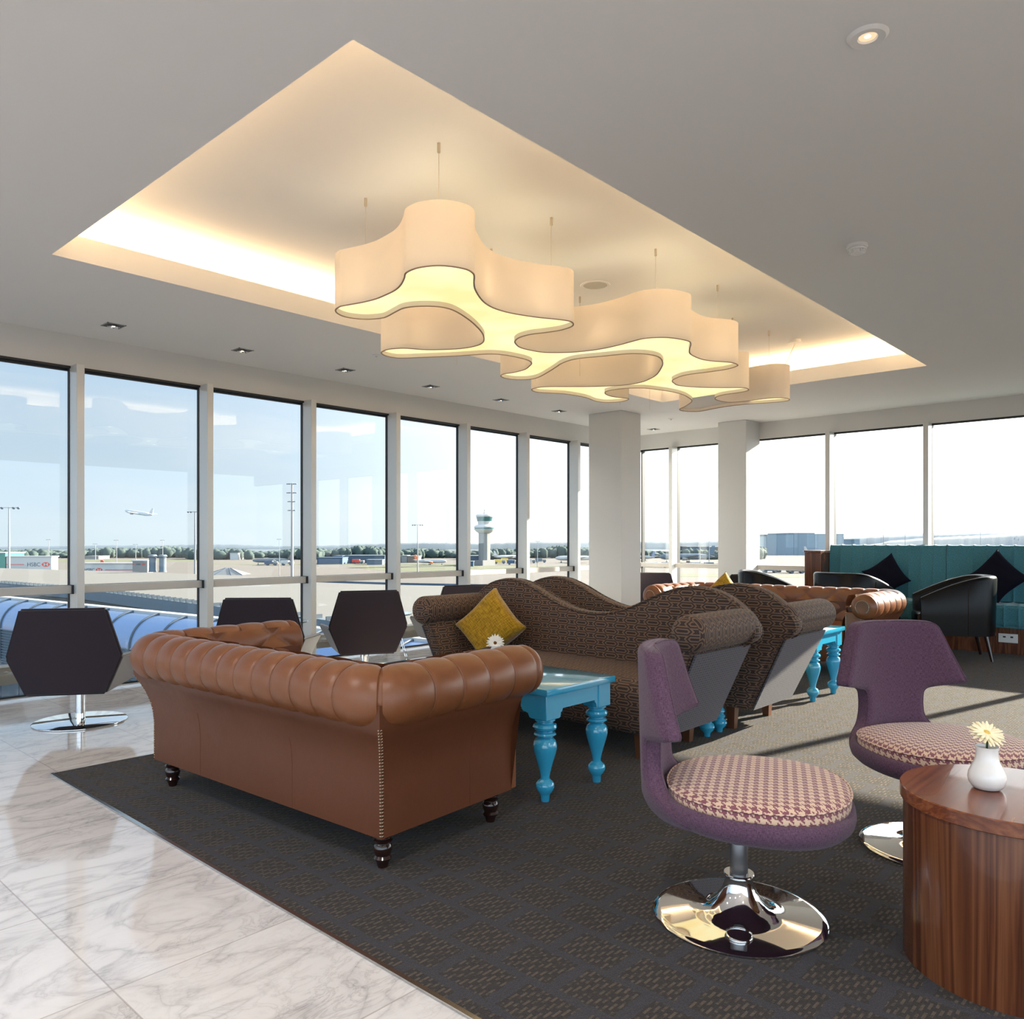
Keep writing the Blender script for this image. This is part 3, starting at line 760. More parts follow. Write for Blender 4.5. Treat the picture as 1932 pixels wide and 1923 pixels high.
    for i in range(nB+1):
        for j in range(3):
            x = i; yv = j  # lattice where both sines vanish
            if (i+j) % 2: continue
            z = (j-.5)*.105
            if z < 0.01: z = (j+1.5)*.105
            if z > .28: continue
            v = z/.30
            bm = nb(); lathe(bm, [(0, .006), (.006, .004), (.008, 0)], 10, mx=Matrix.Translation((xb+T-.005-.002-v*v*.05+.002, -h+T-.05+(L-2*T+.10)*i/nB, .40+z)) @ Matrix.Rotation(PI/2, 4, 'Y'))
            bobj('button', bm, M['leatherback'], tback)
    # arm front facings with nail trim
    for sg in (-1, 1):
        yc = sg*(h-T/2+.0)
        bm = nb()
        pts = [(yc-.070, .128), (yc+.070, .128), (yc+.070, .40), (yc+.072, .50), (yc+.07, .56), (yc-.07, .56), (yc-.070, .40)]
        prism(bm, pts, xf-.01, xf+.045, .012, 3, axis='x'); fc = bobj('arm_front', bm, M['leather'], r)
        bm = nb()
        def stud(x, y, z): lathe(bm, [(0, .0032), (.0032, .0022), (.0045, 0)], 8, mx=Matrix.Translation((x, y, z)) @ Matrix.Rotation(PI/2, 4, 'Y'))
        for k in range(26): z = .15+.39*k/25; stud(xf+.044, yc-.058, z); stud(xf+.044, yc+.058, z)
        tube(bm, [(xf+.0445, yc-.058, .15), (xf+.0445, yc-.058, .54), (xf+.0445, yc+.058, .54), (xf+.0445, yc+.058, .15)], .0015, 5)
        bobj('nail_trim', bm, M['nail'], fc); bm = nb()
        tube(bm, [(xr+.017, sg*(h+off)+.052*cos(-PI*.3+PI*1.6*k/23), ZC+.052*sin(-PI*.3+PI*1.6*k/23)) for k in range(24)], .0015, 5)
        for k in range(24):
            a = -PI*.3+PI*1.6*k/23; stud(xr+.0165, sg*(h+off)+.052*cos(a), ZC+.052*sin(a))
        bobj('nail_trim', bm, M['nail'], fc)
    # nail row down the rear corners
    for sg in (-1, 1):
        bm = nb(); tube(bm, [(xb-o+.001, sg*(h+o-.001), z) for o, z in lev[:-1]], .0007, 6)
        for k in range(34):
            z = .135+k*.0116
            o = 0.0
            for (o1, z1), (o2, z2) in zip(lev[:-1], lev[1:]):
                if z1 <= z <= z2: o = o1+(o2-o1)*(z-z1)/(z2-z1)
            lathe(bm, [(0, .0036), (.0032, .0022), (.0042, 0)], 8, mx=Matrix.Translation((xb-o+.006, sg*(h+o), z)) @ Matrix.Rotation(-sg*-PI/2*-1, 4, 'X'))
            lathe(bm, [(0, .0036), (.0032, .0022), (.0042, 0)], 8, mx=Matrix.Translation((xb-o, sg*(h+o-.005), z)) @ Matrix.Rotation(-PI/2, 4, 'Y'))
        bobj('nail_trim', bm, M['nail'], body)
    cw = (L-2*T-.01)/seats
    for k in range(seats):
        y0 = -h+T+.005+cw*k
        bm = nb(); box(bm, (xb+T+.01, y0+.003, .292), (xf+.05, y0+cw-.003, .43), .045, 5); bobj('seat_cushion', bm, M['leather'], r)
    for x in (xb+.06, xf-.06):
        for y in (-h+.06, h-.06):
            bm = nb(); turned_leg(bm, SOFALEG, x, y, 0); bobj('leg', bm, M['legwood'], r)
    return r

TLEG = [(0, 0), (.018, 0), (.020, .004), (.022, .034), (.026, .040), (.036, .056), (.042, .074), (.040, .092), (.030, .104), (.021, .112), (.020, .125), (.025, .150), (.036, .195), (.048, .240), (.053, .268), (.053, .285), (.046, .308), (.034, .318), (.030, .322), (.044, .328), (.050, .336), (.046, .344), (.034, .348), (.034, .352), (.050, .362), (.054, .374), (.050, .386), (.036, .394), (.036, .400), (.046, .406), (.046, .414), (0, .414)]
def turquoise_table(label, W=.5, L=1.10, H=.51, inverted=False):
    """x width, y length"""
    r = empty('coffee_table', (0, 0, 0), 0, label, 'coffee table', 'turquoise turned-leg tables')
    bm = nb(); box(bm, (-W/2, -L/2, H-.032), (W/2, L/2, H), .006, 2); bobj('table_top', bm, M['blue'], r, smooth=True, angle=30)
    a = .035; zt = H-.033
    bm = nb()
    def rail(p0, p1, th):
        pass
    # aprons with stepped corner blocks
    x0, y0 = W/2-a, L/2-a
    for sg in (-1, 1):
        prism(bm, [(-y0, zt), (y0, zt), (y0, zt-.105), (y0-.085, zt-.105), (y0-.095, zt-.085), (y0-.125, zt-.080), (y0-.135, zt-.062), (-y0+.135, zt-.062), (-y0+.125, zt-.080), (-y0+.095, zt-.085), (-y0+.085, zt-.105), (-y0, zt-.105)], sg*x0-.012, sg*x0+.012, axis='x')
        prism(bm, [(-x0, zt), (x0, zt), (x0, zt-.105), (x0-.085, zt-.105), (x0-.089, zt-.085), (x0-.098, zt-.080), (x0-.102, zt-.068), (-x0+.102, zt-.068), (-x0+.098, zt-.080), (-x0+.089, zt-.085), (-x0+.085, zt-.105), (-x0, zt-.105)], sg*y0-.012, sg*y0+.012, axis='y')
    for sx in (-1, 1):
        for sy in (-1, 1): box(bm, (sx*(x0-.03)-.047, sy*(y0-.03)-.047, zt-.108), (sx*(x0-.03)+.047, sy*(y0-.03)+.047, zt), .003, 1)
    bobj('apron', bm, M['blue'], r, angle=25)
    k = (zt-.108)/.414
    for sx in (-1, 1):
        for sy in (-1, 1):
            bm = nb(); prof = [(rr, hh*k) for rr, hh in TLEG]
            if inverted: prof = INV
            turned_leg(bm, prof, sx*(x0-.03), sy*(y0-.03), 0, 32); bobj('leg', bm, M['blue'], r)
    return r
INV = [(0, 0), (.018, 0), (.022, .022), (.040, .040), (.046, .056), (.038, .074), (.026, .082), (.034, .090), (.036, .100), (.026, .108), (.026, .114), (.034, .124), (.032, .134), (.024, .142), (.022, .165), (.028, .205), (.040, .26), (.046, .30), (.040, .325), (.030, .335), (.040, .345), (.042, .36), (.030, .37), (.030, .372), (0, .372)]

def wavy_sofa(label, hand=1):
    """double-ended sofa with a wavy back; faces +x, length along y"""
    r = empty('wavy_back_sofa', (0, 0, 0), 0, label, 'sofa', 'wavy-backed patterned sofas')
    def uvx(co, n):
        if abs(n.x) > .55: return (co.y, co.z)
        if abs(n.z) > .6: return (co.y, co.x+.3)
        return (co.x, co.z)
    # back: outline in y-z
    half = [(0, .700), (.15, .712), (.32, .765), (.48, .835), (.62, .880), (.75, .888), (.88, .858), (.98, .800), (1.06, .725), (1.09, .665), (1.07, .610), (1.00, .570), (.96, .52), (.86, .30), (.78, .135)]
    hs = catmull(half, 4, False)
    out = hs+[(-y, z) for y, z in hs[::-1][:-0 or None]][:-1]
    bm = nb(); prism(bm, out, -.31, -.20, .040, 5, axis='x')
    bobj('backrest', bm, M['maze'], r, uv=uvx, angle=60)
    # piping around the back rim
    bm = nb(); rim = [(y, z) for y, z in out if z > .57]
    hr_ = hs[:hs.index(min(hs, key=lambda q: abs(q[1]-.57)+abs(q[0]-1.0)))]
    full = [(-y, z) for y, z in hr_[::-1]][:-1]+hr_
    for xx in (-.302, -.208):
        tube(bm, [(xx, y*(1-.010), z-.008) for y, z in full], .006, 6)
    bobj('piping', bm, M['maze'], r, uv=uvx)
    # seat
    bm = nb()
    prism(bm, [(-.205, .135), (.29, .135), (.31, .16), (.325, .30), (.33, .355), (.315, .395), (.27, .42), (.0, .425), (-.205, .42)], -.755, .755, .02, 3, axis='y')
    bobj('seat', bm, M['maze'], r, uv=uvx, angle=60)
    for sg in (-1, 1):
        # flared arm, slab leaning outwards
        bm = nb(); t = bmesh.new()
        sec = [(sg*.735, .137), (sg*.93, .62), (sg*.975, .66), (sg*1.02, .62), (sg*.80, .137)]
        A = [t.verts.new((-.30, y, z)) for y, z in sec]; B = [t.verts.new((.27+(z-.137)*.10, y, z)) for y, z in sec]
        f0 = t.faces.new(A); f1 = t.faces.new(B[::-1])
        for k in range(5): t.faces.new((A[k], B[k], B[(k+1) % 5], A[(k+1) % 5]))
        bmesh.ops.recalc_face_normals(t, faces=t.faces)
        bmesh.ops.bevel(t, geom=t.edges[:], offset=.010, segments=2, affect='EDGES')
        merge(bm, t)
        arm = bobj('arm', bm, M['maze'], r, uv=uvx, angle=40)
        # grey outer panel
        bm = nb(); t = bmesh.new()
        q = [(-.285, sg*.807, .142), (.26, sg*.807, .142), (.305, sg*1.010, .585), (-.285, sg*1.010, .585)]
        nrm = Vector((0, sg*.91, -.41)); V = [t.verts.new(Vector(p)+nrm*.002) for p in q]; W = [t.verts.new(Vector(p)+nrm*.012) for p in q]
        t.faces.new(V); t.faces.new(W[::-1])
        for k in range(4): t.faces.new((V[k], V[(k+1) % 4], W[(k+1) % 4], W[k]))
        merge(bm, t); bobj('outer_panel', bm, M['mazegrey'], arm, smooth=False, uv=lambda co, n: (co.x, co.z*1.1))
        # bolster
        prof = [(0, -.30), (.05, -.30), (.078, -.292), (.092, -.27), (.095, -.24), (.095, .30), (.092, .325), (.078, .348), (.05, .360), (0, .363)]
        bm = nb(); zc, yc = .685, sg*.985
        mx = Matrix.Translation((0, yc, zc)) @ Matrix.Rotation(PI/2, 4, 'Y')
        lathe(bm, prof, 32, mx=mx)
        def uvb(co, n, yc=yc, zc=zc):
            if abs(n.x) > .75: return (co.y, co.z)
            return (math.atan2(co.z-zc, co.y-yc)*.095, co.x)
        bobj('bolster', bm, M['maze'], r, uv=uvb, angle=70)
    for x in (-.24, .24):
        for y in (-.66, .66):
            bm = nb(); t = bmesh.new(); bmesh.ops.create_cube(t, size=1)
            for v in t.verts:
                k = .020 if v.co.z < 0 else .029
                v.co = Vector((x+math.copysign(k, v.co.x), y+math.copysign(k, v.co.y), 0 if v.co.z < 0 else .140))
            merge(bm, t); bobj('leg', bm, M['oakleg'], r, smooth=False)
    return r

def cushion(name, label, mat, size=.38, th=.13, cat='cushion', group=None):
    """pillow in the y-z plane, facing +x, centre at origin"""
    bm = nb(); N = 26
    def side(sg):
        def fn(u, v):
            a, b = 2*u-1, 2*v-1
            e = (1-a**4)*(1-b**4)
            pin = 1-.10*(1-abs(a)**2)*(abs(b)**6)-.0
            y = a*size/2*(1-.15*(1-b*b)*abs(a)**4)*(1+.02*sin(3*b+1)); z = b*size/2*(1-.15*(1-a*a)*abs(b)**4)*(1+.02*sin(4*a))
            return Vector((sg*th/2*max(0, e)**.45+.003*sin(9*a+4*b)*e, y, z))
        return fn
    grid(bm, N, N, side(1)); grid(bm, N, N, side(-1)); bmesh.ops.remove_doubles(bm, verts=bm.verts, dist=.0004)
    o = bobj(name, bm, mat, angle=100); tag(o, label, cat, group)
    return o

def purple_chair(label):
    """swivel chair facing +x"""
    r = empty('swivel_chair', (0, 0, 0), 0, label, 'swivel chair', 'purple swivel chairs with houndstooth seats')
    bm = nb(); lathe(bm, [(0, 0), (.250, 0), (.2555, .003), (.256, .007), (.251, .0105), (.235, .0125), (.150, .016), (.110, .021), (.088, .034), (.068, .055), (.052, .078), (.043, .100), (.040, .122), (.041, .128), (.046, .131), (.044, .134), (.030, .134), (0, .134)], 72)
    base = bobj('base', bm, M['chrome'], r, angle=50)
    bm = nb(); lathe(bm, [(.026, .134), (.027, .136), (.027, .232), (.026, .234), (0, .234)], 32, cap=False); bobj('gas_column', bm, M['darksteel'], r)
    bm = nb(); lathe(bm, [(.027, .225), (.0275, .234), (.025, .238), (.026, .247), (.030, .249), (.030, .255), (.024, .256), (.012, .256)], 32, cap=False); bobj('column_collar', bm, M['black'], r)
    bm = nb(); lathe(bm, [(.0155, .24), (.0155, .31)], 24); bobj('piston', bm, M['chrome'], r)
    # seat pan : bowl
    cx, ax, ay = .045, .275, .300
    bm = nb(); t = bmesh.new(); SG = 64; prof = [(.0, .305), (.60, .305), (.84, .309), (.95, .320), (1.015, .338), (1.035, .358), (1.025, .378), (.985, .388), (.955, .384), (.93, .37), (.9, .36), (.0, .36)]
    def E(s, a):
        cc, ss = cos(a), sin(a); e = .88
        return cx+s*ax*math.copysign(abs(cc)**e, cc), s*ay*math.copysign(abs(ss)**e, ss)
    rings = []
    for s_, z in prof:
        if s_ == 0: rings.append([t.verts.new((cx, 0, z))]); continue
        rings.append([t.verts.new((*E(s_, 2*PI*k/SG), z + (.010*(1 if cos(2*PI*k/SG) > 0 else 1)*-cos(2*PI*k/SG) if z > .3 else 0))) for k in range(SG)])
    for A, B in zip(rings[:-1], rings[1:]):
        for k in range(SG):
            if len(A) == 1: t.faces.new((A[0], B[(k+1) % SG], B[k]))
            elif len(B) == 1: t.faces.new((A[k], A[(k+1) % SG], B[0]))
            else: t.faces.new((A[k], A[(k+1) % SG], B[(k+1) % SG], B[k]))
    merge(bm, t)
    pan = bobj('seat_shell', bm, M['purple'], r, angle=70, uv=lambda co, n: (co.x, co.y) if abs(n.z) > .7 else (math.atan2(co.y, co.x-cx)*.28, co.z))
    # seat cushion
    bm = nb(); t = bmesh.new(); prof = [(.0, .362), (.90, .362), (.945, .370), (.958, .385), (.958, .403), (.952, .411), (.935, .417), (.87, .425), (.70, .431), (.40, .434), (0, .435)]
    rings = []
    for s_, z in prof:
        if s_ == 0: rings.append([t.verts.new((cx+.008, 0, z))]); continue
        rings.append([t.verts.new((E(s_, 2*PI*k/SG)[0]+.008, E(s_, 2*PI*k/SG)[1], z)) for k in range(SG)])
    for A, B in zip(rings[:-1], rings[1:]):
        for k in range(SG):
            if len(A) == 1: t.faces.new((A[0], B[(k+1) % SG], B[k]))
            elif len(B) == 1: t.faces.new((A[k], A[(k+1) % SG], B[0]))
            else: t.faces.new((A[k], A[(k+1) % SG], B[(k+1) % SG], B[k]))
    merge(bm, t)
    cu = bobj('seat_cushion', bm, M['hounds'], r, angle=70, uv=lambda co, n: (co.y, co.x) if n.z > .62 else (math.atan2(co.y, co.x-cx)*.27, co.z))
    bm = nb(); tube(bm, [(E(.960, 2*PI*k/96)[0]+.008, E(.960, 2*PI*k/96)[1], .4125) for k in range(97)], .0032, 6); bobj('piping', bm, M['hounds'], cu)
    # backrest: outline (y, z), wraps forward at the wings
    half = [(0, .822), (.10, .822), (.168, .818), (.196, .806), (.212, .780), (.245, .700), (.279, .618), (.288, .596), (.285, .582), (.268, .576), (.205, .564), (.162, .554), (.146, .541), (.141, .520), (.140, .480), (.146, .445), (.165, .415), (.198, .395), (.235, .375), (.262, .352), (.25, .330), (.16, .314), (0, .310)]
    hs = catmull(half, 3, False)
    def width(z):
        c = [y for y, zz in hs if abs(zz-z) < .006]; return max(c) if c else .1
    zs = []
    # left edge list from top to bottom as function of arclength
    edge = hs
    NU = 28
    def curve_x(y, z):
        base = -.262-.010*(z-.35)/.4       # almost upright
        if z < .37: base += ((.37-z)/.06)**1.5*.030
        wrap = 1.35*y*y
        low = max(0, min(1, (.44-z)/.10))
        return base+wrap*(1-low)+low*2.3*y*y
    # sample by rows: each edge vertex gives a row across
    rows = []
    for (y, z) in edge:
        if rows and abs(rows[-1][1]-z) < 1e-5 and y > 0.001: pass
        rows.append((y, z))
    loop = edge+[(-y, z) for y, z in edge[::-1] if y > 1e-6]
    loop = [p for i, p in enumerate(loop) if (Vector(p)-Vector(loop[i-1])).length > 1e-4]
    TH_ = .062
    def bend(y, z, k):
        x = curve_x(y, z); ny = -2.5*y; l_ = math.hypot(1, ny)
        return Vector((x-TH_*.5+k/l_, y+k*ny/l_, z))
    t = bmesh.new()
    lay = [(.017, 0), (.008, .004), (.002, .010), (0, .018), (0, TH_-.018), (.002, TH_-.010), (.008, TH_-.004), (.017, TH_)]
    rings = [[t.verts.new(bend(y, z, k)) for y, z in offset(loop, o)] for o, k in lay]
    nL = len(loop)
    for A, B in zip(rings[:-1], rings[1:]):
        for k in range(nL): t.faces.new((A[k], A[(k+1) % nL], B[(k+1) % nL], B[k]))
    for ri, k_ in ((0, 0), (-1, TH_)):
        ol = offset(loop, .017)
        def inside(y, z):
            c = False
            for i in range(nL):
                (y1, z1), (y2, z2) = ol[i-1], ol[i]
                if (z1 > z) != (z2 > z) and y < (y2-y1)*(z-z1)/(z2-z1)+y1: c = not c
            return c and min((y-a1)**2+(z-b1)**2 for a1, b1 in ol) > .010**2
        gp = [(y*.02, .29+z*.02) for y in range(-15, 16) for z in range(28)]
        gp = [p for p in gp if inside(*p)]
        vin = [Vector(p) for p in ol]+[Vector(p) for p in gp]
        ov, oe, of_, _a, _b, _c = geometry.delaunay_2d_cdt(vin, [(i, (i+1) % nL) for i in range(nL)], [], 1, 1e-7)
        vm = []
        for i, v in enumerate(ov):
            o0 = _a[i][0] if _a[i] else -1
            vm.append(rings[ri][o0] if 0 <= o0 < nL else t.verts.new(bend(v.x, v.y, k_)))
        for f in of_:
            try: t.faces.new([vm[i] for i in f])
            except ValueError: pass
    bm = nb(); merge(bm, t)
    bk = bobj('backrest', bm, M['purple'], r, angle=0, uv=lambda co, n: (co.y, co.z) if abs(n.x) > .5 else (co.x, co.z))
    for kk in (.009, TH_-.009):
        bm = nb(); tube(bm, [bend(y, z, kk) for y, z in offset(loop, .0015)], .0018, 5)
        bobj('seam', bm, M['purple'], bk)
    return r

def hex_chair(label):
    """swivel chair with a folded hexagonal shell, faces +x"""
    r = empty('hexagonal_chair', (0, 0, 0), 0, label, 'armchair', 'dark hexagonal swivel chairs by the windows')
    bm = nb(); lathe(bm, [(0, 0), (.268, 0), (.272, .003), (.272, .008), (.266, .011), (.03, .012), (.030, .016), (0, .016)], 64); bobj('base', bm, M['chrome'], r, angle=50)
    bm = nb(); lathe(bm, [(.029, .012), (.029, .245)], 32); bobj('column', bm, M['chrome'], r)
    bz = lambda z: -.27-.05*(z-.22)/.5
    H6 = [(-.24, .746), (.24, .746), (.325, .45), (.225, .217), (-.225, .217), (-.325, .45)]
    bm = nb(); t = bmesh.new()
    A = [t.verts.new((bz(z), y, z)) for y, z in H6]; B = [t.verts.new((bz(z)+.05, y*.985, z)) for y, z in H6]
    f0 = t.faces.new(A); f1 = t.faces.new(B[::-1])
    for k in range(6): t.faces.new((A[k], B[k], B[(k+1) % 6], A[(k+1) % 6]))
    bmesh.ops.recalc_face_normals(t, faces=t.faces)
    bmesh.ops.bevel(t, geom=t.edges[:], offset=.012, segments=3, affect='EDGES')
    bmesh.ops.triangulate(t, faces=[f for f in t.faces if len(f.verts) > 4])
    merge(bm, t); bobj('back_shell', bm, M['hexcloth'], r, angle=35)
    for sg in (-1, 1):
        a = Vector((bz(.45)+.02, sg*.322, .45)); b = Vector((bz(.22)+.02, sg*.224, .222)); c = Vector((.22, sg*.25, .232)); d_ = Vector((.20, sg*.355, .43))
        nrm = (b-a).cross(d_-a).normalized(); 
        if nrm.y*sg < 0: nrm = -nrm
        bm = nb(); t = bmesh.new(); V = [t.verts.new(p+nrm*.004) for p in (a, b, c, d_)]; W = [t.verts.new(p-nrm*.030) for p in (a, b, c, d_)]
        t.faces.new(V); t.faces.new(W[::-1])
        for k in range(4): t.faces.new((V[k], V[(k+1) % 4], W[(k+1) % 4], W[k]))
        bmesh.ops.recalc_face_normals(t, faces=t.faces)
        bmesh.ops.bevel(t, geom=t.edges[:], offset=.008, segments=2, affect='EDGES')
        merge(bm, t); o = bobj('side_wing', bm, M['hexgrey'], r, angle=35); o['label'] = 'lighter grey folded side wing'
    bm = nb(); prism(bm, [(-.262, -.22), (.23, -.24), (.23, .24), (-.262, .22)], .222, .30, .02, 3); bobj('seat', bm, M['hexcloth'], r)
    return r

def tub_chair(label):
    """black leather tub chair, faces +x"""
    r = empty('tub_chair', (0, 0, 0), 0, label, 'tub chair', 'black leather tub chairs')
    path = []
    W, Dp, rc = .34, .33, .26
    for k in range(9): path.append((Dp-(Dp-(-Dp+rc))*k/9, -W))
    for k in range(17): a = PI/2*k/16; path.append((-Dp+rc-rc*sin(a), -W+rc-rc*cos(a)))
    p2 = [(x, -y) for x, y in path[::-1]]
    path = path+p2
    pts = [Vector(p) for p in path]; n = len(pts); TT = .085
    bm = nb(); t = bmesh.new(); rings = []
    for i, p in enumerate(pts):
        tg = (pts[min(i+1, n-1)]-pts[max(i-1, 0)]).normalized(); inn = Vector((-tg.y, tg.x))
        if inn.dot(-p) < 0: inn = -inn
        u = (Dp-p.x)/(2*Dp); ztop = .60+.21*math.sin(min(1, u*1.05)*PI/2)
        q0, q1 = p, p+inn*TT
        sec = [(q0, .24), (q0, .42), (q0, ztop-.03), (q0+inn*.010, ztop-.010), (q0+inn*.028, ztop), (q1-inn*.028, ztop-.004), (q1-inn*.008, ztop-.018), (q1, ztop-.045), (q1, .24)]
        fl = lambda q, z: q*(1+.04*(z-.24)/.55)
        rings.append([t.verts.new((*fl(q, z), z)) for q, z in sec])
    for A, B in zip(rings[:-1], rings[1:]):
        m_ = len(A)
        for k in range(m_): t.faces.new((A[k], A[(k+1) % m_], B[(k+1) % m_], B[k]))
    t.faces.new(rings[0]); t.faces.new(rings[-1])
    merge(bm, t); bobj('tub_shell', bm, M['blackleather'], r, angle=50)
    for sgn in (-1, 1):
        bm = nb(); tube(bm, [(-.06, sgn*W, .245), (-.06, sgn*W*1.02, .5), (-.06, sgn*W*1.04, .72)], .003, 6); bobj('seam', bm, M['blackleather'], r)
    bm = nb(); box(bm, (-Dp+TT+.03, -W+TT+.005, .245), (Dp+.03, W-TT-.005, .44), .035, 4); bobj('seat', bm, M['blackleather'], r)
    for x, y in ((.26, -.27), (.26, .27), (-.22, -.25), (-.22, .25)):
        sx = math.copysign(1, x)
        bm = nb(); tube(bm, [(x+sx*.05, y*1.08, .0035), (x, y, .26)], [.013, .022], 10); bobj('leg', bm, M['legwood'], r)
    return r

def daisy_vase(label, yellow=True, flower_tilt=.35, fdir=0.0):
    r = empty('flower_vase', (0, 0, 0), 0, label, 'vase', 'white vases with a single daisy')
    s = 1.0
    bm = nb(); lathe(bm, [(0, .001), (.026, 0), (.036, .004), (.044, .016), (.047, .030), (.045, .044), (.038, .060), (.031, .075), (.0275, .092), (.0275, .106), (.030, .115), (.0285, .1155), (.026, .106), (.026, .092), (.029, .075), (.034, .06), (.03, .03), (0, .02)], 48, cap=False); bobj('vase', bm, M['porcelain'], r)
    hx, hz = (-.004, .152) if yellow else (0, .128)
    fl = bobj('flower', nb() if False else _flower(hx, hz, yellow, flower_tilt, fdir), M['petal'] if yellow else M['petalw'], r, angle=60)
    bm = nb(); mx = Matrix.Translation((hx, 0, hz)) @ Matrix.Rotation(fdir, 4, 'Z') @ Matrix.Rotation(flower_tilt, 4, 'Y')
    lathe(bm, [(0, .006), (.005, .0058), (.009, .004), (.0105, .0015), (.010, 0)], 24, mx=mx); bobj('flower_heart', bm, M['heart'] if yellow else M['hearty'], fl)
    bm = nb(); tube(bm, catmull([(.004, 0, .03), (.006, .002, .09), (.004, 0, .125), (hx, 0, hz-.002)], 4, False), .0028, 8); bobj('stem', bm, M['stem'], r)
    return r
def _flower(hx, hz, yellow, tilt, fdir):
    bm = nb()
    mx0 = Matrix.Translation((hx, 0, hz)) @ Matrix.Rotation(fdir, 4, 'Z') @ Matrix.Rotation(tilt, 4, 'Y')
    rnd = random.Random(3)
    for layer, (n, L0, z0, ang) in enumerate(((20, .041, 0, .02), (18, .036, .0025, .22))):
        for k in range(n):
            a = 2*PI*(k+.5*layer)/n+rnd.uniform(-.06, .06); L1 = L0*rnd.uniform(.9, 1.06); up = ang+rnd.uniform(-.10, .08)
            mx = mx0 @ Matrix.Rotation(a, 4, 'Z') @ Matrix.Translation((.005, 0, z0)) @ Matrix.Rotation(-up, 4, 'Y')
            t = bmesh.new()
            def P(u, v):
                w = .0047*(sin(PI*min(1, .12+u*.80))**.7)*(2*v-1)
                return Vector((u*L1, w, .0012*(1-(2*v-1)**2)+.004*u*u*-1))
            grid_ = [[t.verts.new(P(i/6, j/4)) for j in range(5)] for i in range(7)]
            low = [[t.verts.new(P(i/6, j/4)-Vector((0, 0, .0006))) for j in range(5)] for i in range(7)]
            for i in range(6):
                for j in range(4):
                    t.faces.new((grid_[i][j], grid_[i+1][j], grid_[i+1][j+1], grid_[i][j+1])); t.faces.new((low[i][j+1], low[i+1][j+1], low[i+1][j], low[i][j]))
            merge(bm, t, mx)
    return bm

# ================================================================== PLACING THE FURNITURE
Z0 = CZ
# --- sofas
s1 = chesterfield('large brown leather chesterfield sofa seen from behind, at the marble edge', 1.58, .70, 13, 2)
ang = math.radians(-3.5)
s1.location = (1.985, 2.955, Z0); s1.rotation_euler = (0, 0, -math.radians(-3.4)*1.0)
s2 = chesterfield('brown leather chesterfield with buttoned back facing us, behind the patterned sofas', 1.96, .72, 16, 3)
s2.location = (7.02, 3.20, Z0); s2.rotation_euler = (0, 0, PI)
w1 = wavy_sofa('wavy-backed brown patterned sofa facing the near chesterfield, holding a mustard cushion')
w1.location = (3.77, 2.97, Z0); w1.rotation_euler = (0, 0, PI)
w2 = wavy_sofa('wavy-backed brown patterned sofa standing back to back behind the other one')
w2.location = (4.715, 2.93, Z0)
# --- tables
t1 = turquoise_table('turquoise coffee table with turned legs between near chesterfield and wavy sofa', .51, 1.12, .505)
t1.location = (2.85, 2.735, Z0)
t2 = turquoise_table('turquoise coffee table standing in front of the far chesterfield', .52, 1.12, .505)
t2.location = (5.80, 2.72, Z0)
t3 = turquoise_table('narrow turquoise table wedged between the two wavy sofas, two legs showing', .28, 1.3, .505, inverted=True)
t3.location = (4.26, 2.87, Z0)
# --- cushion on the wavy sofa
c1 = cushion('cushion', 'mustard yellow chenille cushion standing on its corner on the wavy sofa', M['mustard'], .39, .15)
c1.location = (3.73, 3.61, .590); c1.rotation_euler = (0.80, -.30, PI+.28)
c2 = cushion('cushion', 'yellow cushion, only its tip showing over the far chesterfield', M['mustard'], .34, .12)
c2.location = (7.14, 3.72, .62); c2.rotation_euler = (0.75, -.15, PI)
# --- purple swivel chairs, drum table
p1 = purple_chair('purple swivel chair in the foreground, seen from the side, its chrome base in full view')
p1.location = (2.245, 1.118, Z0); p1.rotation_euler = (0, 0, math.radians(-66))
p2 = dup(p1, (3.235, .83, Z0), math.radians(-128), 'purple swivel chair facing us, behind the round wooden table')
DC = Vector((2.475, .445))
dr = empty('drum_table', (DC.x, DC.y, Z0), 0, 'round walnut drum table at the lower right corner', 'side table')
bm = nb(); lathe(bm, [(0, 0), (.262, 0), (.262, .430), (0, .430)], 96); bobj('drum_body', bm, M['walnut'], dr, angle=30)
bm = nb(); lathe(bm, [(0, .4305), (.268, .4305), (.270, .4325), (.270, .465), (.2675, .468), (0, .468)], 96); bobj('table_top', bm, M['walnuttop'], dr, angle=30)
v1 = daisy_vase('white vase with a cream gerbera on the round wooden table', True, .55, math.radians(-135))
q = at(1862, 1488, Z0+.468); v1.location = (q.x, q.y, Z0+.468)
v2 = daisy_vase('white vase with a white daisy on the turquoise table, behind the leather sofa arm', False, 1.25, math.radians(-137))
v2.location = (2.86, 2.735, Z0+.505)
# --- hexagonal chairs by the window
hx = [((1.85, 5.42), 54, 'dark hexagonal chair at the far left on a round chrome foot'),
      ((3.13, 5.34), 46, 'dark hexagonal chair just above the left end of the leather sofa, second from the left'),
      ((4.11, 5.48), 61, 'dark hexagonal chair in the middle of the windows, whole hexagon back showing'),
      ((5.16, 5.50), 74, 'dark hexagonal chair half hidden by the left bolster of the wavy sofa'),
      ((6.22, 5.36), 70, 'dark hexagonal chair with only its top edge above the wavy backs'),
      ((8.95, 5.62), 20, 'dark chair partly hidden behind the free-standing column'),
      ((9.12, 4.62), 62, 'dark hexagonal chair in front of the column against the far windows')]
h0 = hex_chair(hx[0][2]); h0.location = (*hx[0][0], .0005); h0.rotation_euler = (0, 0, math.radians(hx[0][1]))
for (xy, a, lb) in hx[1:]: dup(h0, (*xy, .0005 if xy[1] > 4.9 else Z0), math.radians(a), lb)
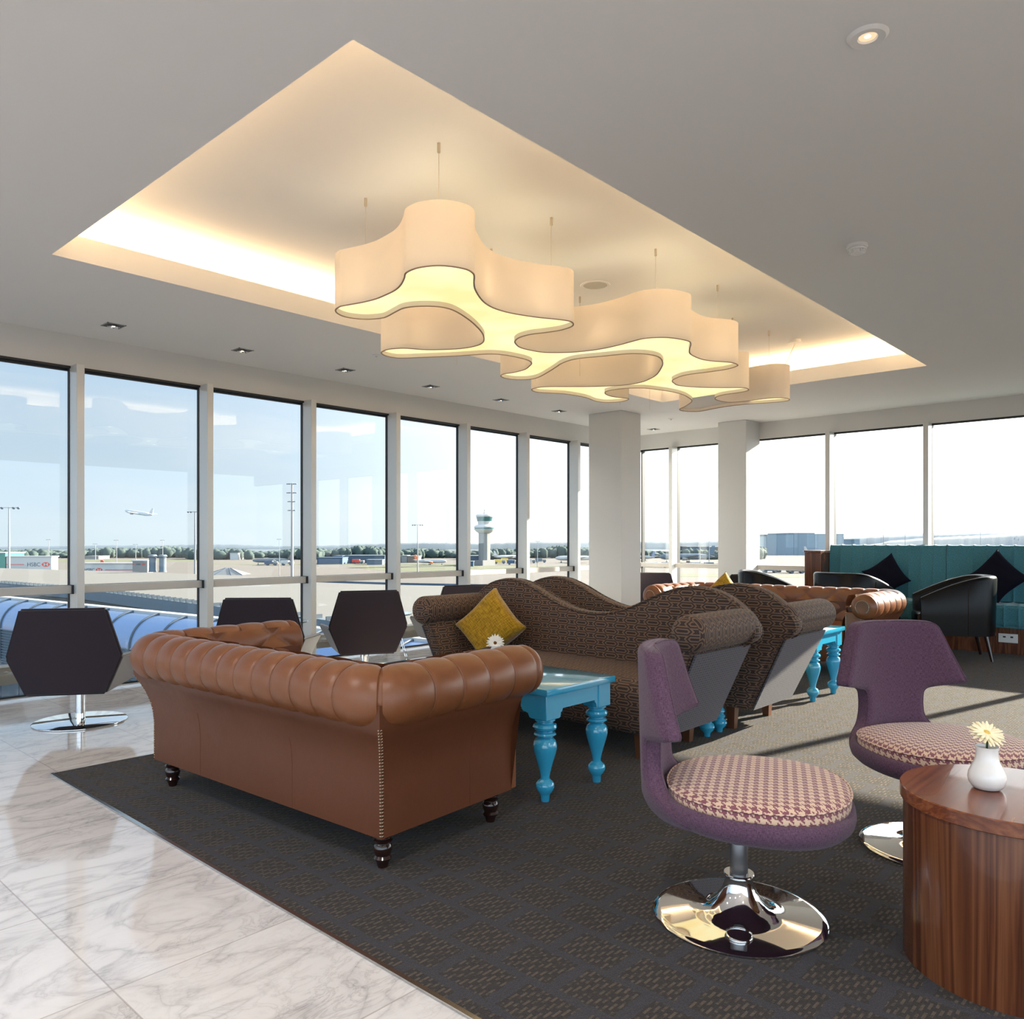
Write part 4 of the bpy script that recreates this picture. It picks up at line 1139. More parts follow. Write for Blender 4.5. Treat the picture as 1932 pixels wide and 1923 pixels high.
# --- glass side tables
def glass_table(label):
    r = empty('glass_side_table', (0, 0, 0), 0, label, 'side table', 'round glass side tables by the windows')
    m, g_, p = new_mat('green_glass'); p.inputs['Base Color'].default_value = (.72, .93, .88, 1); p.inputs['Transmission Weight'].default_value = 1.0; p.inputs['Roughness'].default_value = 0.0
    bm = nb(); lathe(bm, [(0, .455), (.247, .455), (.25, .458), (.25, .463), (.247, .466), (0, .466)], 64); bobj('glass_top', bm, m, r, angle=40)
    bm = nb(); lathe(bm, [(.035, .446), (.035, .4545), (0, .4545)], 20); 
    tube(bm, [(.10*cos(2*PI*k/24), .10*sin(2*PI*k/24), .440) for k in range(25)], .004, 6); 
    for k in range(3): a = 2*PI*k/3; tube(bm, [(0, 0, .447), (.10*cos(a), .10*sin(a), .440)], .004, 6)
    bobj('top_ring', bm, M['chrome'], r)
    for k in range(3):
        a = 2*PI*k/3+.4
        bm = nb(); tube(bm, [(.23*cos(a-.08), .23*sin(a-.08), .004), (.10*cos(a-.2), .10*sin(a-.2), .442)], .004, 6); tube(bm, [(.23*cos(a-.08), .23*sin(a-.08), .004), (.23*cos(a+.08), .23*sin(a+.08), .004)], .004, 6); tube(bm, [(.23*cos(a+.08), .23*sin(a+.08), .004), (.10*cos(a+.2), .10*sin(a+.2), .442)], .004, 6)
        bobj('leg', bm, M['chrome'], r)
    return r
g1 = glass_table('round glass side table between the second and third hexagonal chairs'); g1.location = (3.62, 6.03, .0005)
g2 = dup(g1, (4.70, 5.93, .0005), .6, 'round glass side table between third hexagonal chair and wavy sofa')
# --- banquette
by = 3.66; UW = 1.29
for k in range(3):
    y1 = by-UW*k; y0 = y1-UW+.006
    lb = ['teal channel-tufted bench, left unit beside the wooden end post', 'teal channel-tufted bench, right unit running to the picture edge', 'teal channel-tufted bench, last unit beyond the picture edge'][k]
    r = empty('banquette', (9.20, y0, Z0), 0, lb, 'bench', 'teal banquette units')
    W = y1-y0; nch = 10; cw = W/nch
    def ch(bm, prof_pts, thick=.012):
        # channels: profile swept along y with scalloped bulge
        def fn(u, v):
            yv = u*W; f = (yv/cw) % 1.0; bul = thick*(abs(sin(PI*f)))**.45 if 0 < u < 1 else 0
            i = v*(len(prof_pts)-1); a = int(min(i, len(prof_pts)-2)); ff = i-a
            p = Vector(prof_pts[a]).lerp(Vector(prof_pts[a+1]), ff)
            tg = Vector(prof_pts[min(a+1, len(prof_pts)-1)])-Vector(prof_pts[a]); nn = Vector((-tg.y, tg.x)).normalized()
            return Vector((p.x+nn.x*bul, yv, p.y+nn.y*bul))
        grid(bm, nch*12+1, 4*(len(prof_pts)-1)+1, fn)
    bm = nb()
    bp = [(.70, 1.02), (.70, 1.085), (.675, 1.105), (.62, 1.108), (.575, 1.10), (.553, 1.075), (.548, 1.0), (.53, .70), (.51, .50)]
    ch(bm, [(x, z) for x, z in bp]); box(bm, (.56, .004, .45), (.69, W-.004, 1.085)); bobj('backrest', bm, M['teal'], r, angle=60)
    bm = nb(); sp = [(.53, .50), (.12, .508), (.06, .50), (.035, .47), (.03, .42), (.035, .29), (.06, .27)]
    ch(bm, [(x, z) for x, z in sp]); box(bm, (.055, .004, .265), (.56, W-.004, .485)); bobj('seat', bm, M['teal'], r, angle=60)
    bm = nb(); box(bm, (.10, .002, 0), (.70, W-.002, .262)); bobj('plinth', bm, M['walnut'], r, smooth=False)
r = empty('bench_end_post', (9.20, by+.004, Z0), 0, 'walnut box post closing the left end of the teal bench', 'post')
bm = nb(); box(bm, (.28, .004, 0), (.70, .20, 1.005), .003, 1); bobj('body', bm, M['walnut'], r, smooth=False)
bm = nb(); box(bm, (.27, 0, 1.006), (.705, .205, 1.03), .003, 1); bobj('cap', bm, M['walnuttop'], r, smooth=False)
r = empty('power_socket', (9.292, 1.70, .165), 0, 'pale double power socket on the dark plinth under the teal bench', 'socket')
bm = nb(); box(bm, (0, -.085, -.045), (.007, .085, .045), .002, 1); bobj('plate', bm, M['whiteplastic'], r, smooth=False)
bm = nb(); box(bm, (-.001, .02, .005), (.0005, .045, .02)); box(bm, (-.001, -.045, .005), (.0005, -.02, .02)); bobj('switch', bm, M['black'], r, smooth=False)
c3 = cushion('cushion', 'black cushion tilted on its corner on the left half of the teal bench', M['blackcloth'], .40, .12, group='black cushions on the teal bench'); c3.location = (9.62, 2.97, .745); c3.rotation_euler = (.62, -.18, PI)
c4 = cushion('cushion', 'black cushion on the teal bench behind the big tub chair', M['blackcloth'], .44, .12, group='black cushions on the teal bench'); c4.location = (9.60, 1.86, .765); c4.rotation_euler = (.80, -.18, PI)
# --- tub chairs
k1 = tub_chair('black leather tub chair seen from the side, in front of the teal bench'); k1.location = (8.68, 2.04, Z0+.003); k1.rotation_euler = (0, 0, math.radians(112))
k2 = dup(k1, (8.70, 3.04, Z0+.003), math.radians(-20), 'black leather tub chair showing its back rim between far chesterfield and left black cushion')
k3 = dup(k1, (8.58, 3.90, Z0+.003), math.radians(-62), 'black leather tub chair right of the far column, sloping rim towards the bench post')

# ================================================================== OUTSIDE: roofs, airfield, hills
GZ = -9.0
def ymat(n, c, r=.8, **k): return pm(n, lin(*c), r, **k)
M['tarmac'] = pm('pale_tarmac', (.092, .080, .071), .95, vary=.12, vscale=.02)
M['grass'] = pm('dry_airfield_grass', (.080, .088, .040), 1.0, vary=.15, vscale=.05)
M['roofgrey'] = pm('flat_roof_membrane', (.115, .110, .102), .9, vary=.06, vscale=.25)
M['roofedge'] = pm('blue_grey_flashing', (.10, .13, .16), .6, vary=.05)
M['bluehaze1'] = pm('haze_tinted_woodland', (.060, .088, .115), 1.0, vary=.06, vscale=.004)  # distance haze put into the base colour as a blue tint
M['bluehaze2'] = pm('haze_tinted_ridge', (.085, .12, .155), 1.0, vary=.05, vscale=.003)  # paler blue: thicker distance haze put into the colour
M['trees'] = pm('haze_tinted_foliage', (.040, .062, .056), 1.0, vary=.25, vscale=.05)  # green muted towards blue-grey, haze put into the colour
M['white'] = pm('white_paint', (.42, .42, .41), .5)
M['offwhite'] = pm('off_white_cladding', (.20, .20, .195), .7)
M['bluebld'] = pm('blue_cladding', (.03, .07, .13), .7)
M['slate'] = pm('slate_blue_cladding', (.055, .085, .125), .8, vary=.05, vscale=.02)
M['slate2'] = pm('pale_blue_cladding', (.10, .135, .17), .8, vary=.05, vscale=.02)
M['tan'] = pm('tan_cladding', (.17, .13, .11), .8, vary=.08, vscale=.1)
M['green'] = pm('green_glass_cladding', (.03, .20, .16), .3)
M['hangar'] = pm('hazy_blue_cladding', (.20, .255, .30), .9, vary=.05, vscale=.02)  # cladding colour lifted to imitate haze in front of the hangars
M['hangar2'] = pm('pale_hazy_cladding', (.30, .35, .38), .9, vary=.05, vscale=.02)  # as above, haze put into a paler cladding colour
M['red'] = pm('red_paint', (.55, .05, .03), .5)
M['orange'] = pm('orange_paint', (.80, .20, .07), .5)
M['yellow'] = pm('yellow_paint', (.70, .50, .08), .5)
M['navy'] = pm('navy_paint', (.02, .05, .16), .5)
M['polegrey'] = pm('galvanised_pole', (.26, .26, .26), .6)
M['skyglass'] = pm('blue_reflecting_canopy_glass', (.15, .24, .42), .12, spec=.8, coat=.6)
M['rib'] = pm('dark_steel_rib', (.05, .07, .09), .5)
M['ledge'] = pm('sandy_metal_ledge', (.26, .21, .16), .6)
M['cabglass'] = pm('dark_green_cab_glass', (.02, .10, .10), .15)

bm = nb(); lathe(bm, [(0, GZ-1), (640, GZ-1), (640, GZ), (0, GZ)], 96); struct('ground', bm, M['tarmac'])
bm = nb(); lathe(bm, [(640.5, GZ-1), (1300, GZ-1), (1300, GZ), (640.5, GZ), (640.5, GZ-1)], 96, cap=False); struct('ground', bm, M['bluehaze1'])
def flat(name, pix, z, mat, th=.02, **k):
    bm = nb(); pts = [tuple(at(px, py, z)[:2]) for px, py in pix]; prism(bm, pts, z, z+th)
    o = bobj(name, bm, mat, smooth=False); return tag(o, **k)
flat('grass', [(-40, 1056.5), (395, 1055.5), (395, 1059.5), (-40, 1061)], GZ, M['grass'], label='pale strip of airfield grass below the left tree line', cat='grass', kind='stuff')
flat('grass', [(395, 1062), (880, 1063), (880, 1066), (395, 1065)], GZ, M['grass'], label='thin grass strip in front of the blue sheds', cat='grass', kind='stuff')
flat('grass', [(650, 1069), (1100, 1068), (1100, 1071.5), (1000, 1073), (860, 1080), (720, 1077)], GZ, M['grass'], label='green verge in front of the airliner with the orange tail', cat='grass', kind='stuff')
flat('grass', [(1180, 1082), (1560, 1086), (1560, 1090), (1180, 1088)], GZ, M['grass'], label='green verge seen through the far right windows', cat='grass', kind='stuff')

# woodland: one mass of crowns
bm = nb(); rnd = random.Random(5)
ico = bmesh.new(); bmesh.ops.create_icosphere(ico, subdivisions=2, radius=1); icom = bpy.data.meshes.new('i'); ico.to_mesh(icom); ico.free()
iv = [v.co.copy() for v in icom.vertices]; fv = [tuple(p.vertices) for p in icom.polygons]; bpy.data.meshes.remove(icom)
V, F = [], []
def blob(c, r, hgt):
    b0 = len(V); sd = rnd.uniform(0, 9)
    for v in iv:
        k = 1+.22*sin(5*v.x+sd)*cos(6*v.y+sd*2)+.10*sin(13*v.z+sd*3+7*v.x)
        V.append((c[0]+v.x*r*k, c[1]+v.y*r*k, c[2]+v.z*hgt*k))
    F.extend(tuple(b0+i for i in f) for f in fv)
for row in range(5):
    Z = 445+row*38
    n = 430
    for k in range(n):
        px = -260+1700*(k+rnd.random())/n
        if row < 1 and sin(px*.035)+sin(px*.013+2) < .2: continue
        q = atz(px, Z+rnd.uniform(-14, 14)); top = hz_at(1036.5+3*sin(px*.016)+2*sin(px*.051+1)+rnd.uniform(-1.5, 3.5), Z)
        hh = max(1.2, (top-GZ)/1.8)
        blob((q.x, q.y, GZ+hh*.8), rnd.uniform(1.8, 3.6), hh)
me = bpy.data.meshes.new('woodland'); me.from_pydata(V, [], F); me.materials.append(M['trees'])
for p in me.polygons: p.use_smooth = True
tag(link('woodland', me), 'long mass of green trees along the far side of the airfield', 'trees', kind='stuff')

def ridge(name, prof, Z, mat, label, depth=300):
    """prof: list of (px, top y)"""
    t = bmesh.new(); pr_ = catmull(prof, 10, False); rnd2 = random.Random(2)
    top, fr, bk2 = [], [], []
    for px, py in pr_:
        j = rnd2.uniform(-.7, .7)
        a = atz(px, Z); z = hz_at(py+j, Z+depth*.5)
        fr.append(t.verts.new((a.x, a.y, GZ-5)))
        m1 = atz(px, Z+depth*.25, (z-GZ)*.75+GZ); top.append((t.verts.new(m1), t.verts.new(atz(px, Z+depth*.5, z))))
        bk2.append(t.verts.new(atz(px, Z+depth, GZ-5)))
    for i in range(len(pr_)-1):
        t.faces.new((fr[i], fr[i+1], top[i+1][0], top[i][0])); t.faces.new((top[i][0], top[i+1][0], top[i+1][1], top[i][1])); t.faces.new((top[i][1], top[i+1][1], bk2[i+1], bk2[i]))
    bm = nb(); merge(bm, t); o = bobj(name, bm, mat, smooth=True); o['kind'] = 'structure'; return o
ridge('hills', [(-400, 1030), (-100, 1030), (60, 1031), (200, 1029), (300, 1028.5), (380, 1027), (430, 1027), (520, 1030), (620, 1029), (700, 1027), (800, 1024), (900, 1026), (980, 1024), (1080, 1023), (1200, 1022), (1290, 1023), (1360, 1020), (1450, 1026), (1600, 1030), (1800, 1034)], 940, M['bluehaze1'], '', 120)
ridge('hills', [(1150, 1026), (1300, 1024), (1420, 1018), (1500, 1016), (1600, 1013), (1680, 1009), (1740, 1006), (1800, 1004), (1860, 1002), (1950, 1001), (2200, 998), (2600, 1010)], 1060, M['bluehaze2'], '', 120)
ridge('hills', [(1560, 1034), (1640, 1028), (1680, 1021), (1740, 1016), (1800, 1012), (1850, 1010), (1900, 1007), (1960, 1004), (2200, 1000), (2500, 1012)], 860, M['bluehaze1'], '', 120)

# control tower
q = at(914, 1067, GZ); Zt = q.x*CT+q.y*ST
ct = empty('control_tower', q, 0, 'pale airport control tower with two round glazed cabins', 'control tower')
k = lambda z: z-GZ
bm = nb(); lathe(bm, [(2.45, 0), (2.45, k(4.7))], 10); box(bm, (-3.6, -2.6, 0), (3.6, 2.6, 2.2)); bobj('shaft', bm, M['offwhite'], ct, smooth=False)
bm = nb(); lathe(bm, [(2.5, k(4.4)), (3.6, k(5.2)), (4.3, k(6.0)), (4.35, k(6.1))], 36); lathe(bm, [(4.35, k(6.7)), (4.4, k(7.1)), (3.6, k(7.7)), (2.6, k(8.0)), (2.8, k(9.2)), (3.0, k(9.4))], 36); bobj('lower_ring', bm, M['white'], ct)
bm = nb(); lathe(bm, [(4.2, k(6.0)), (4.2, k(6.8))], 36); bobj('lower_windows', bm, M['cabglass'], ct)
bm = nb(); lathe(bm, [(3.0, k(9.4)), (3.45, k(11.2))], 24); bobj('cab_windows', bm, M['cabglass'], ct)
bm = nb(); lathe(bm, [(3.5, k(11.2)), (3.6, k(11.6)), (3.3, k(12.2)), (2.0, k(12.4)), (0, k(12.4))], 36); bobj('roof', bm, M['white'], ct)
bm = nb(); tube(bm, [(0, 0, k(12.4)), (0, 0, k(14.3))], .16, 8); box(bm, (-1.2, -.1, k(13.3)), (1.2, .1, k(13.5))); box(bm, (-.6, -.1, k(13.0)), (.6, .1, k(13.1))); lathe(bm, [(.5, k(12.4)), (.4, k(12.9)), (0, k(13))], 12); bobj('antenna', bm, M['polegrey'], ct)

# floodlight masts
def mast(px, ytop, Z, label, r=.16, arms=1, w_=2.0, base=GZ):
    p = atz(px, Z, base); top = hz_at(ytop, Z)-base
    e = empty('floodlight_mast', p, TH-PI/2, label, 'floodlight mast', 'airfield light masts')
    bm = nb(); tube(bm, [(0, 0, 0), (0, 0, top)], [r*1.5, r*.8], 10); bobj('pole', bm, M['polegrey'], e)
    for a in range(arms):
        z = top-.1-a*1.25; ww = w_*(1 if a < 2 else .8)
        bm = nb(); box(bm, (-ww, -.08, z-.06), (ww, .08, z+.06)); hd = bobj('cross_arm', bm, M['polegrey'], e, smooth=False)
        for s in (-1, -.55, .55, 1):
            bm = nb(); lathe(bm, [(0, 0), (.10, .02), (.26, .18), (.28, .22), (0, .22)], 12, mx=Matrix.Translation((s*ww, -.25, z)) @ Matrix.Rotation(2.2, 4, 'X') @ Matrix.Scale(ww/2.0, 4)); bobj('floodlight', bm, M['slate'], hd)
    return e
mast(17, 957, 150, 'tall white floodlight mast at the left edge, beside the green-glazed building')
mast(368, 965, 150, 'floodlight mast mostly hidden by the second window post, lamps peeking out', w_=1.2)
mast(551, 912, 112, 'tall floodlight mast with several stacked lamp clusters beside the third window post', r=.15, arms=4, w_=.62)
mast(788, 990, 240, 'floodlight mast in front of the airliner with the orange tail', w_=1.5)
for px, yt, Z, lb in ((92, 1018, 300, 'thin lamp mast just right of the white jet bridge'), (220, 1019, 330, 'thin lamp mast above the red and blue tail fin'), (307, 1019, 330, 'thin lamp mast directly above the right roof vent'), (527, 1017, 230, 'lamp mast beside the grey parked airliner'), (180, 1026, 420, 'faint low lamp mast left of the red and blue tail fin'),
                      (256, 1027, 420, 'faint low lamp mast between two taller thin masts'), (1014, 1021, 300, 'thin lamp mast right of the control tower'), (1667, 998, 260, 'lamp mast above the left half of the teal bench'), (1708, 1000, 300, 'lamp mast above the join of the two teal bench units'), (1850, 1001, 300, 'lamp mast seen through the rightmost window'), (1321, 1018, 300, 'lamp mast left of the second column'), (1338, 1017, 330, 'lamp mast nearest to the second column')):
    mast(px, yt, Z, lb, r=.10*Z/300, w_=.8*Z/300)

# aircraft (nose towards +x, length 1 scaled)
def plane(label, loc, yaw, L, fin='white', pitch=0.0, body='white', engines=True, flying=False):
    e = empty('airliner', loc, 0, label, 'aeroplane', 'airliners'); e.rotation_euler = Euler((0, pitch, yaw), 'XYZ')
    z0 = 0 if flying else .105*L
    R_ = .052*L
    bm = nb(); prof = [(0, -.5), (.10, -.495), (.35, -.45), (.75, -.34), (1, -.22), (1, .30), (.93, .38), (.74, .44), (.42, .485), (0, .50)]
    lathe(bm, [(r_*R_, x*L) for r_, x in prof], 24, mx=Matrix.Translation((0, 0, z0)) @ Matrix.Rotation(PI/2, 4, 'Y')); bobj('fuselage', bm, M[body], e)
    for s in (-1, 1):
        t = bmesh.new()
        q = [(.13, .03, -.02), (-.02, .45, .025), (-.075, .46, .025), (-.09, .03, -.02)]
        A = [t.verts.new((x*L, s*y*L, z0+z*L)) for x, y, z in q]; B = [t.verts.new((x*L, s*y*L, z0+z*L+(.018 if y < .1 else .005)*L)) for x, y, z in q]
        t.faces.new(A); t.faces.new(B[::-1])
        for k in range(4): t.faces.new((A[k], B[k], B[(k+1) % 4], A[(k+1) % 4]))
        bm = nb(); merge(bm, t); bobj('wing', bm, M[body], e, smooth=False)
        t = bmesh.new(); q = [(-.39, .02, .03), (-.46, .17, .04), (-.49, .17, .04), (-.47, .02, .03)]
        A = [t.verts.new((x*L, s*y*L, z0+z*L)) for x, y, z in q]; B = [t.verts.new((x*L, s*y*L, z0+z*L+.006*L)) for x, y, z in q]
        t.faces.new(A); t.faces.new(B[::-1])
        for k in range(4): t.faces.new((A[k], B[k], B[(k+1) % 4], A[(k+1) % 4]))
        bm = nb(); merge(bm, t); bobj('tailplane', bm, M[body], e, smooth=False)
        if engines:
            bm = nb(); lathe(bm, [(0, -.05*L), (.018*L, -.05*L), (.027*L, -.01*L), (.028*L, .04*L), (0, .045*L)], 16, mx=Matrix.Translation((.09*L, s*.16*L, z0-.035*L)) @ Matrix.Rotation(PI/2, 4, 'Y')); bobj('engine', bm, M[fin if fin == 'orange' else 'offwhite'], e)
    bm = nb(); prism(bm, [(-.36*L, z0+.04*L), (-.45*L, z0+.19*L), (-.50*L, z0+.19*L), (-.485*L, z0+.035*L)], -.006*L, .006*L, axis='y'); o = bobj('tail_fin', bm, M[fin], e, smooth=False)
    if not flying:
        for x, y in ((.36, 0), (-.02, .05), (-.02, -.05)):
            bm = nb(); lathe(bm, [(.016*L, -.008*L), (.016*L, .008*L)], 12, mx=Matrix.Translation((x*L, y*L, .016*L)) @ Matrix.Rotation(PI/2, 4, 'X')); box(bm, ((x-.004)*L, (y-.004)*L, .016*L), ((x+.004)*L, (y+.004)*L, z0)); bobj('wheel', bm, M['rib'], e)
    return e
RGT = TH-PI/2      # world yaw of screen-right
LFT = RGT+PI
pf = atz(262, 900, hz_at(968, 900)); plane('white airliner climbing away in the sky left of the windows\' second post', pf, LFT-.35, 41, 'white', -.14, flying=True)
plane('grey-white airliner parked beyond the third window, tail striped gold', atz(515, 340, GZ), LFT+.15, 17, 'tan', body='slate2')
plane('white airliner with an orange tail fin and orange engines', at(812, 1066, GZ), RGT-.25, 14.5, 'orange')
plane('white airliner parked right behind the control tower', atz(958, 420, GZ), RGT+.5, 17, 'white')
plane('large white airliner facing left, cut by the window post near the column', at(1088, 1062, GZ), LFT+.25, 21, 'red')
plane('airliner with a sky-blue tail between the two columns', at(1214, 1058, GZ), LFT-1.0, 17, 'skyglass')
plane('long pale blue airliner parked between the two columns', at(1296, 1062, GZ), LFT+.1, 27, 'slate2', body='slate2')
plane('white airliner parked in front of the big blue hangars', at(1548, 1049, GZ), RGT-.1, 22, 'white')
plane('airliner hidden behind the roof, only its red and blue tail fin rising', at(238, 1085, GZ), RGT+.05, 15, 'red')

# buildings
def bld(name, label, px0, px1, ytop, Z, mat, depth=12, base=GZ, cat='building', extra=None, roofmat=None):
    a = atz(px0, Z, base); b = atz(px1, Z, base); ww = (b-a).length; hh = hz_at(ytop, Z)-base
    e = empty(name, a, RGT, label, cat)
    bm = nb(); box(bm, (0, 0, 0), (ww, depth, hh)); bobj('walls', bm, M[mat], e, smooth=False)
    bm = nb(); box(bm, (-.2, -.2, hh), (ww+.2, depth+.2, hh+.25)); bobj('roof', bm, M[roofmat or 'offwhite'], e, smooth=False)
    if extra: extra(e, ww, hh)
    return e
def txt(e, s, x, z, size, mat):
    cu = bpy.data.curves.new('lettering', 'FONT'); cu.body = s; cu.size = size; cu.extrude = .01
    o = bpy.data.objects.new('tmp', cu); C.objects.link(o)
    dg = bpy.context.evaluated_depsgraph_get(); me = bpy.data.meshes.new_from_object(o.evaluated_get(dg)); bpy.data.objects.remove(o)
    me.materials.clear(); me.materials.append(mat); t = link('lettering', me, e); t.location = (x, -.03, z); t.rotation_euler = (PI/2, 0, 0); return t
def livery(e, ww, hh, tx=.55, sz=1.0):
    zc = hh-1.45*sz
    bm = nb(); box(bm, (0, -.02, zc-.08), (ww*tx-.6*sz, 0, zc+.08)); bobj('stripe', bm, M['red'], e, smooth=False)
    x = ww*tx; txt(e, 'HSBC', x, zc-.35*sz, 1.05*sz, M['slate'])
    hx_ = x+3.6*sz; w = .85*sz; hgt = .42*sz
    bm = nb(); t = bmesh.new()
    def tri(pts):
        A = [t.verts.new((hx_+x_, -.03, zc+z_)) for x_, z_ in pts]; B = [t.verts.new((hx_+x_, -.005, zc+z_)) for x_, z_ in pts]
        t.faces.new(A); t.faces.new(B[::-1])
        for k in range(len(A)): t.faces.new((A[k], B[k], B[(k+1) % len(A)], A[(k+1) % len(A)]))
    tri([(-w*.5, hgt), (-w*.5, -hgt), (-w, 0)]); tri([(w*.5, hgt), (w, 0), (w*.5, -hgt)])
    tri([(-w*.5, hgt), (w*.5, hgt), (0, 0)]); tri([(-w*.5, -hgt), (0, 0), (w*.5, -hgt)])
    merge(bm, t); bobj('emblem', bm, M['red'], e, smooth=False)
    if ww*(1-tx) > 6*sz:
        bm = nb(); box(bm, (hx_+w+.5, -.02, zc-.08), (ww, 0, zc+.08)); bobj('stripe', bm, M['red'], e, smooth=False)
bld('jet_bridge', 'white jet bridge with red stripe at the left window', 12, 97, 1051, 205, 'white', 3, extra=lambda e, w, h: livery(e, w, h, .46, 1.35), cat='jet bridge', roofmat='white')
bld('jet_bridge', 'long low white jet bridge with red stripe behind the flat roof', 156, 252, 1064, 190, 'white', 3, extra=lambda e, w, h: livery(e, w, h, .03, 1.0), cat='jet bridge', roofmat='white')
bld('jet_bridge', 'short white jet bridge cabin left of the two roof vents', 250, 278, 1059, 185, 'offwhite', 3, extra=lambda e, w, h: livery(e, w, h, .22, .5), cat='jet bridge', roofmat='white')
bld('terminal_pier', 'green-glazed pier building at the left picture edge', -30, 10, 1044, 205, 'green', 8, roofmat='white')
bld('shed', 'low blue shed left of the airfield buildings', 598, 646, 1053, 345, 'bluebld', 12, roofmat='bluebld')
bld('shed', 'taller blue block on the right end of the low blue shed', 629, 646, 1049.5, 358, 'bluebld', 12, roofmat='slate')
bld('shed', 'long grey-blue flat-roofed shed with reddish trailers in front', 652, 726, 1049, 360, 'slate', 14, roofmat='slate2')
bld('shed', 'small pale shed before the long grey-blue shed', 692, 721, 1057, 338, 'slate2', 6)
bld('office_block', 'dark office block just right of the fourth window post', 740, 756.5, 1050, 370, 'slate', 10)
bld('office_block', 'white and grey office block left of the orange-tailed airliner', 757, 768, 1049, 370, 'offwhite', 10)
bld('office_block', 'tan office block behind the floodlight mast', 768.5, 790, 1050, 370, 'tan', 10)
bld('office_block', 'blue-grey building immediately left of the control tower', 880, 903, 1049.5, 330, 'slate', 10)
bld('shed', 'small dark blue shed at the foot of the control tower', 880, 893, 1060, 315, 'bluebld', 5)
bld('warehouse', 'pale flat warehouse roof among the trees beyond the blue sheds', 590, 660, 1040.5, 520, 'offwhite', 20)
bld('warehouse', 'white warehouse among trees above the long grey-blue shed', 630, 692, 1041.5, 500, 'white', 20)
bld('warehouse', 'small white building among the trees right of the first window post', 160, 186, 1050, 440, 'offwhite', 12)
bld('warehouse', 'white building among trees left of the grey airliner', 434, 449, 1044, 430, 'white', 12)
bld('warehouse', 'brown and white building half hidden in trees above the roof vents', 243, 262, 1036, 620, 'tan', 12)
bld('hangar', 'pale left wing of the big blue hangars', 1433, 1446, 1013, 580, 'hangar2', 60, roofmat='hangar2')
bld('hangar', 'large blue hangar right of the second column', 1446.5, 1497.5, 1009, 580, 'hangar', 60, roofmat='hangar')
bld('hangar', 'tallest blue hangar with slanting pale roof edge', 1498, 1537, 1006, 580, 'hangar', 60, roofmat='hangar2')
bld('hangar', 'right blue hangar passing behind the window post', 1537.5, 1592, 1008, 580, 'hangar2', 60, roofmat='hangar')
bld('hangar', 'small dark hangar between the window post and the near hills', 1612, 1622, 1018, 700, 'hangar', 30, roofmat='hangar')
bld('warehouse', 'dark long building above the pale blue airliner', 1296, 1337, 1032, 505, 'slate', 20)
bld('warehouse', 'beige building next to the second column', 1338, 1360, 1032.5, 505, 'tan', 20)
# service vehicles
def truck(px, py, label, mat='white', L=5.2, h=2.0, yaw=0):
    p = at(px, py, GZ); e = empty('service_vehicle', p, RGT+yaw, label, 'service vehicle', 'airport service vehicles')
    bm = nb(); box(bm, (-L/2, -1.2, .6), (L/2-1.9, 1.2, h)); bobj('body', bm, M[mat], e, smooth=False)
    bm = nb(); box(bm, (L/2-1.7, -1.15, .5), (L/2, 1.15, h*.8), .15, 2); bobj('cab', bm, M['offwhite'], e, smooth=False)
    for x in (-L*.3, L*.33):
        bm = nb(); lathe(bm, [(.5, -1.2), (.5, 1.2)], 14, mx=Matrix.Translation((x, 0, .5)) @ Matrix.Rotation(PI/2, 4, 'X')); bobj('wheel', bm, M['rib'], e)
for a in ((512, 1067, 'dark blue vehicle beneath the nose of the grey airliner', 'bluebld'), (542, 1067, 'small white vehicle under the tail of the grey airliner', 'white'), (943, 1064, 'yellow service vehicle right of the control tower foot', 'yellow'), (956, 1062, 'second yellow service vehicle further right of the control tower', 'yellow'), (968, 1066, 'blue van right of the yellow service vehicles', 'bluebld'),
          (1000, 1063, 'white stair truck right of the sixth window post', 'white'), (1020, 1062, 'grey service vehicle between two window posts near the column', 'slate2'), (1236, 1070, 'white loader beneath the blue-tailed airliner', 'white'), (1262, 1071, 'dark service vehicle in front of the long pale airliner', 'slate'), (1316, 1070, 'white service vehicle under the long pale airliner', 'white'), (1342, 1071, 'grey service vehicle near the second column', 'slate2'),
          (1452, 1081, 'row of parked vans, leftmost below the hangars', 'slate2'), (1478, 1080, 'white parked van below the hangars', 'white'), (1502, 1082, 'pale parked van nearest the bench post', 'offwhite'), (1520, 1080, 'white parked van right at the bench post', 'white'), (676, 1064, 'dark red trailer in front of the long grey-blue shed', 'red'), (1210, 1102, 'small red tug on the near apron beside the free-standing column', 'red')):
    truck(*a)

# --- roofs just below the windows
zr = -1.6
far_e = [(-260, 1066), (0, 1072), (180, 1077), (380, 1083.5), (560, 1093), (740, 1101), (1108, 1106)]
near_e = [(1108, 1300), (860, 1235), (600, 1190), (395, 1161), (170, 1128), (0, 1112), (-260, 1098)]
pts = [tuple(at(px, py, zr)[:2]) for px, py in far_e+near_e]
bm = nb(); prism(bm, pts, zr-.6, zr)
rf = bobj('flat_roof', bm, M['roofgrey'], smooth=False); tag(rf, 'broad pale grey flat roof outside, below the window rail', 'roof')
pp = [at(px, py, zr) for px, py in near_e]
rp = empty('roof_parapet', pp[2], 0, 'blue-grey roof parapet with a row of small brackets along the near roof edge', 'parapet')
for a, b in zip(pp[1:-1], pp[2:]):
    dv = b-a; L = dv.length; an = math.atan2(dv.y, dv.x)
    bm = nb(); box(bm, (0, -.12, -.1), (L, .12, .38), mx=Matrix.Translation(a-pp[2]) @ Matrix.Rotation(an, 4, 'Z')); bobj('parapet_wall', bm, M['roofedge'], rp, smooth=False)
bm = nb()
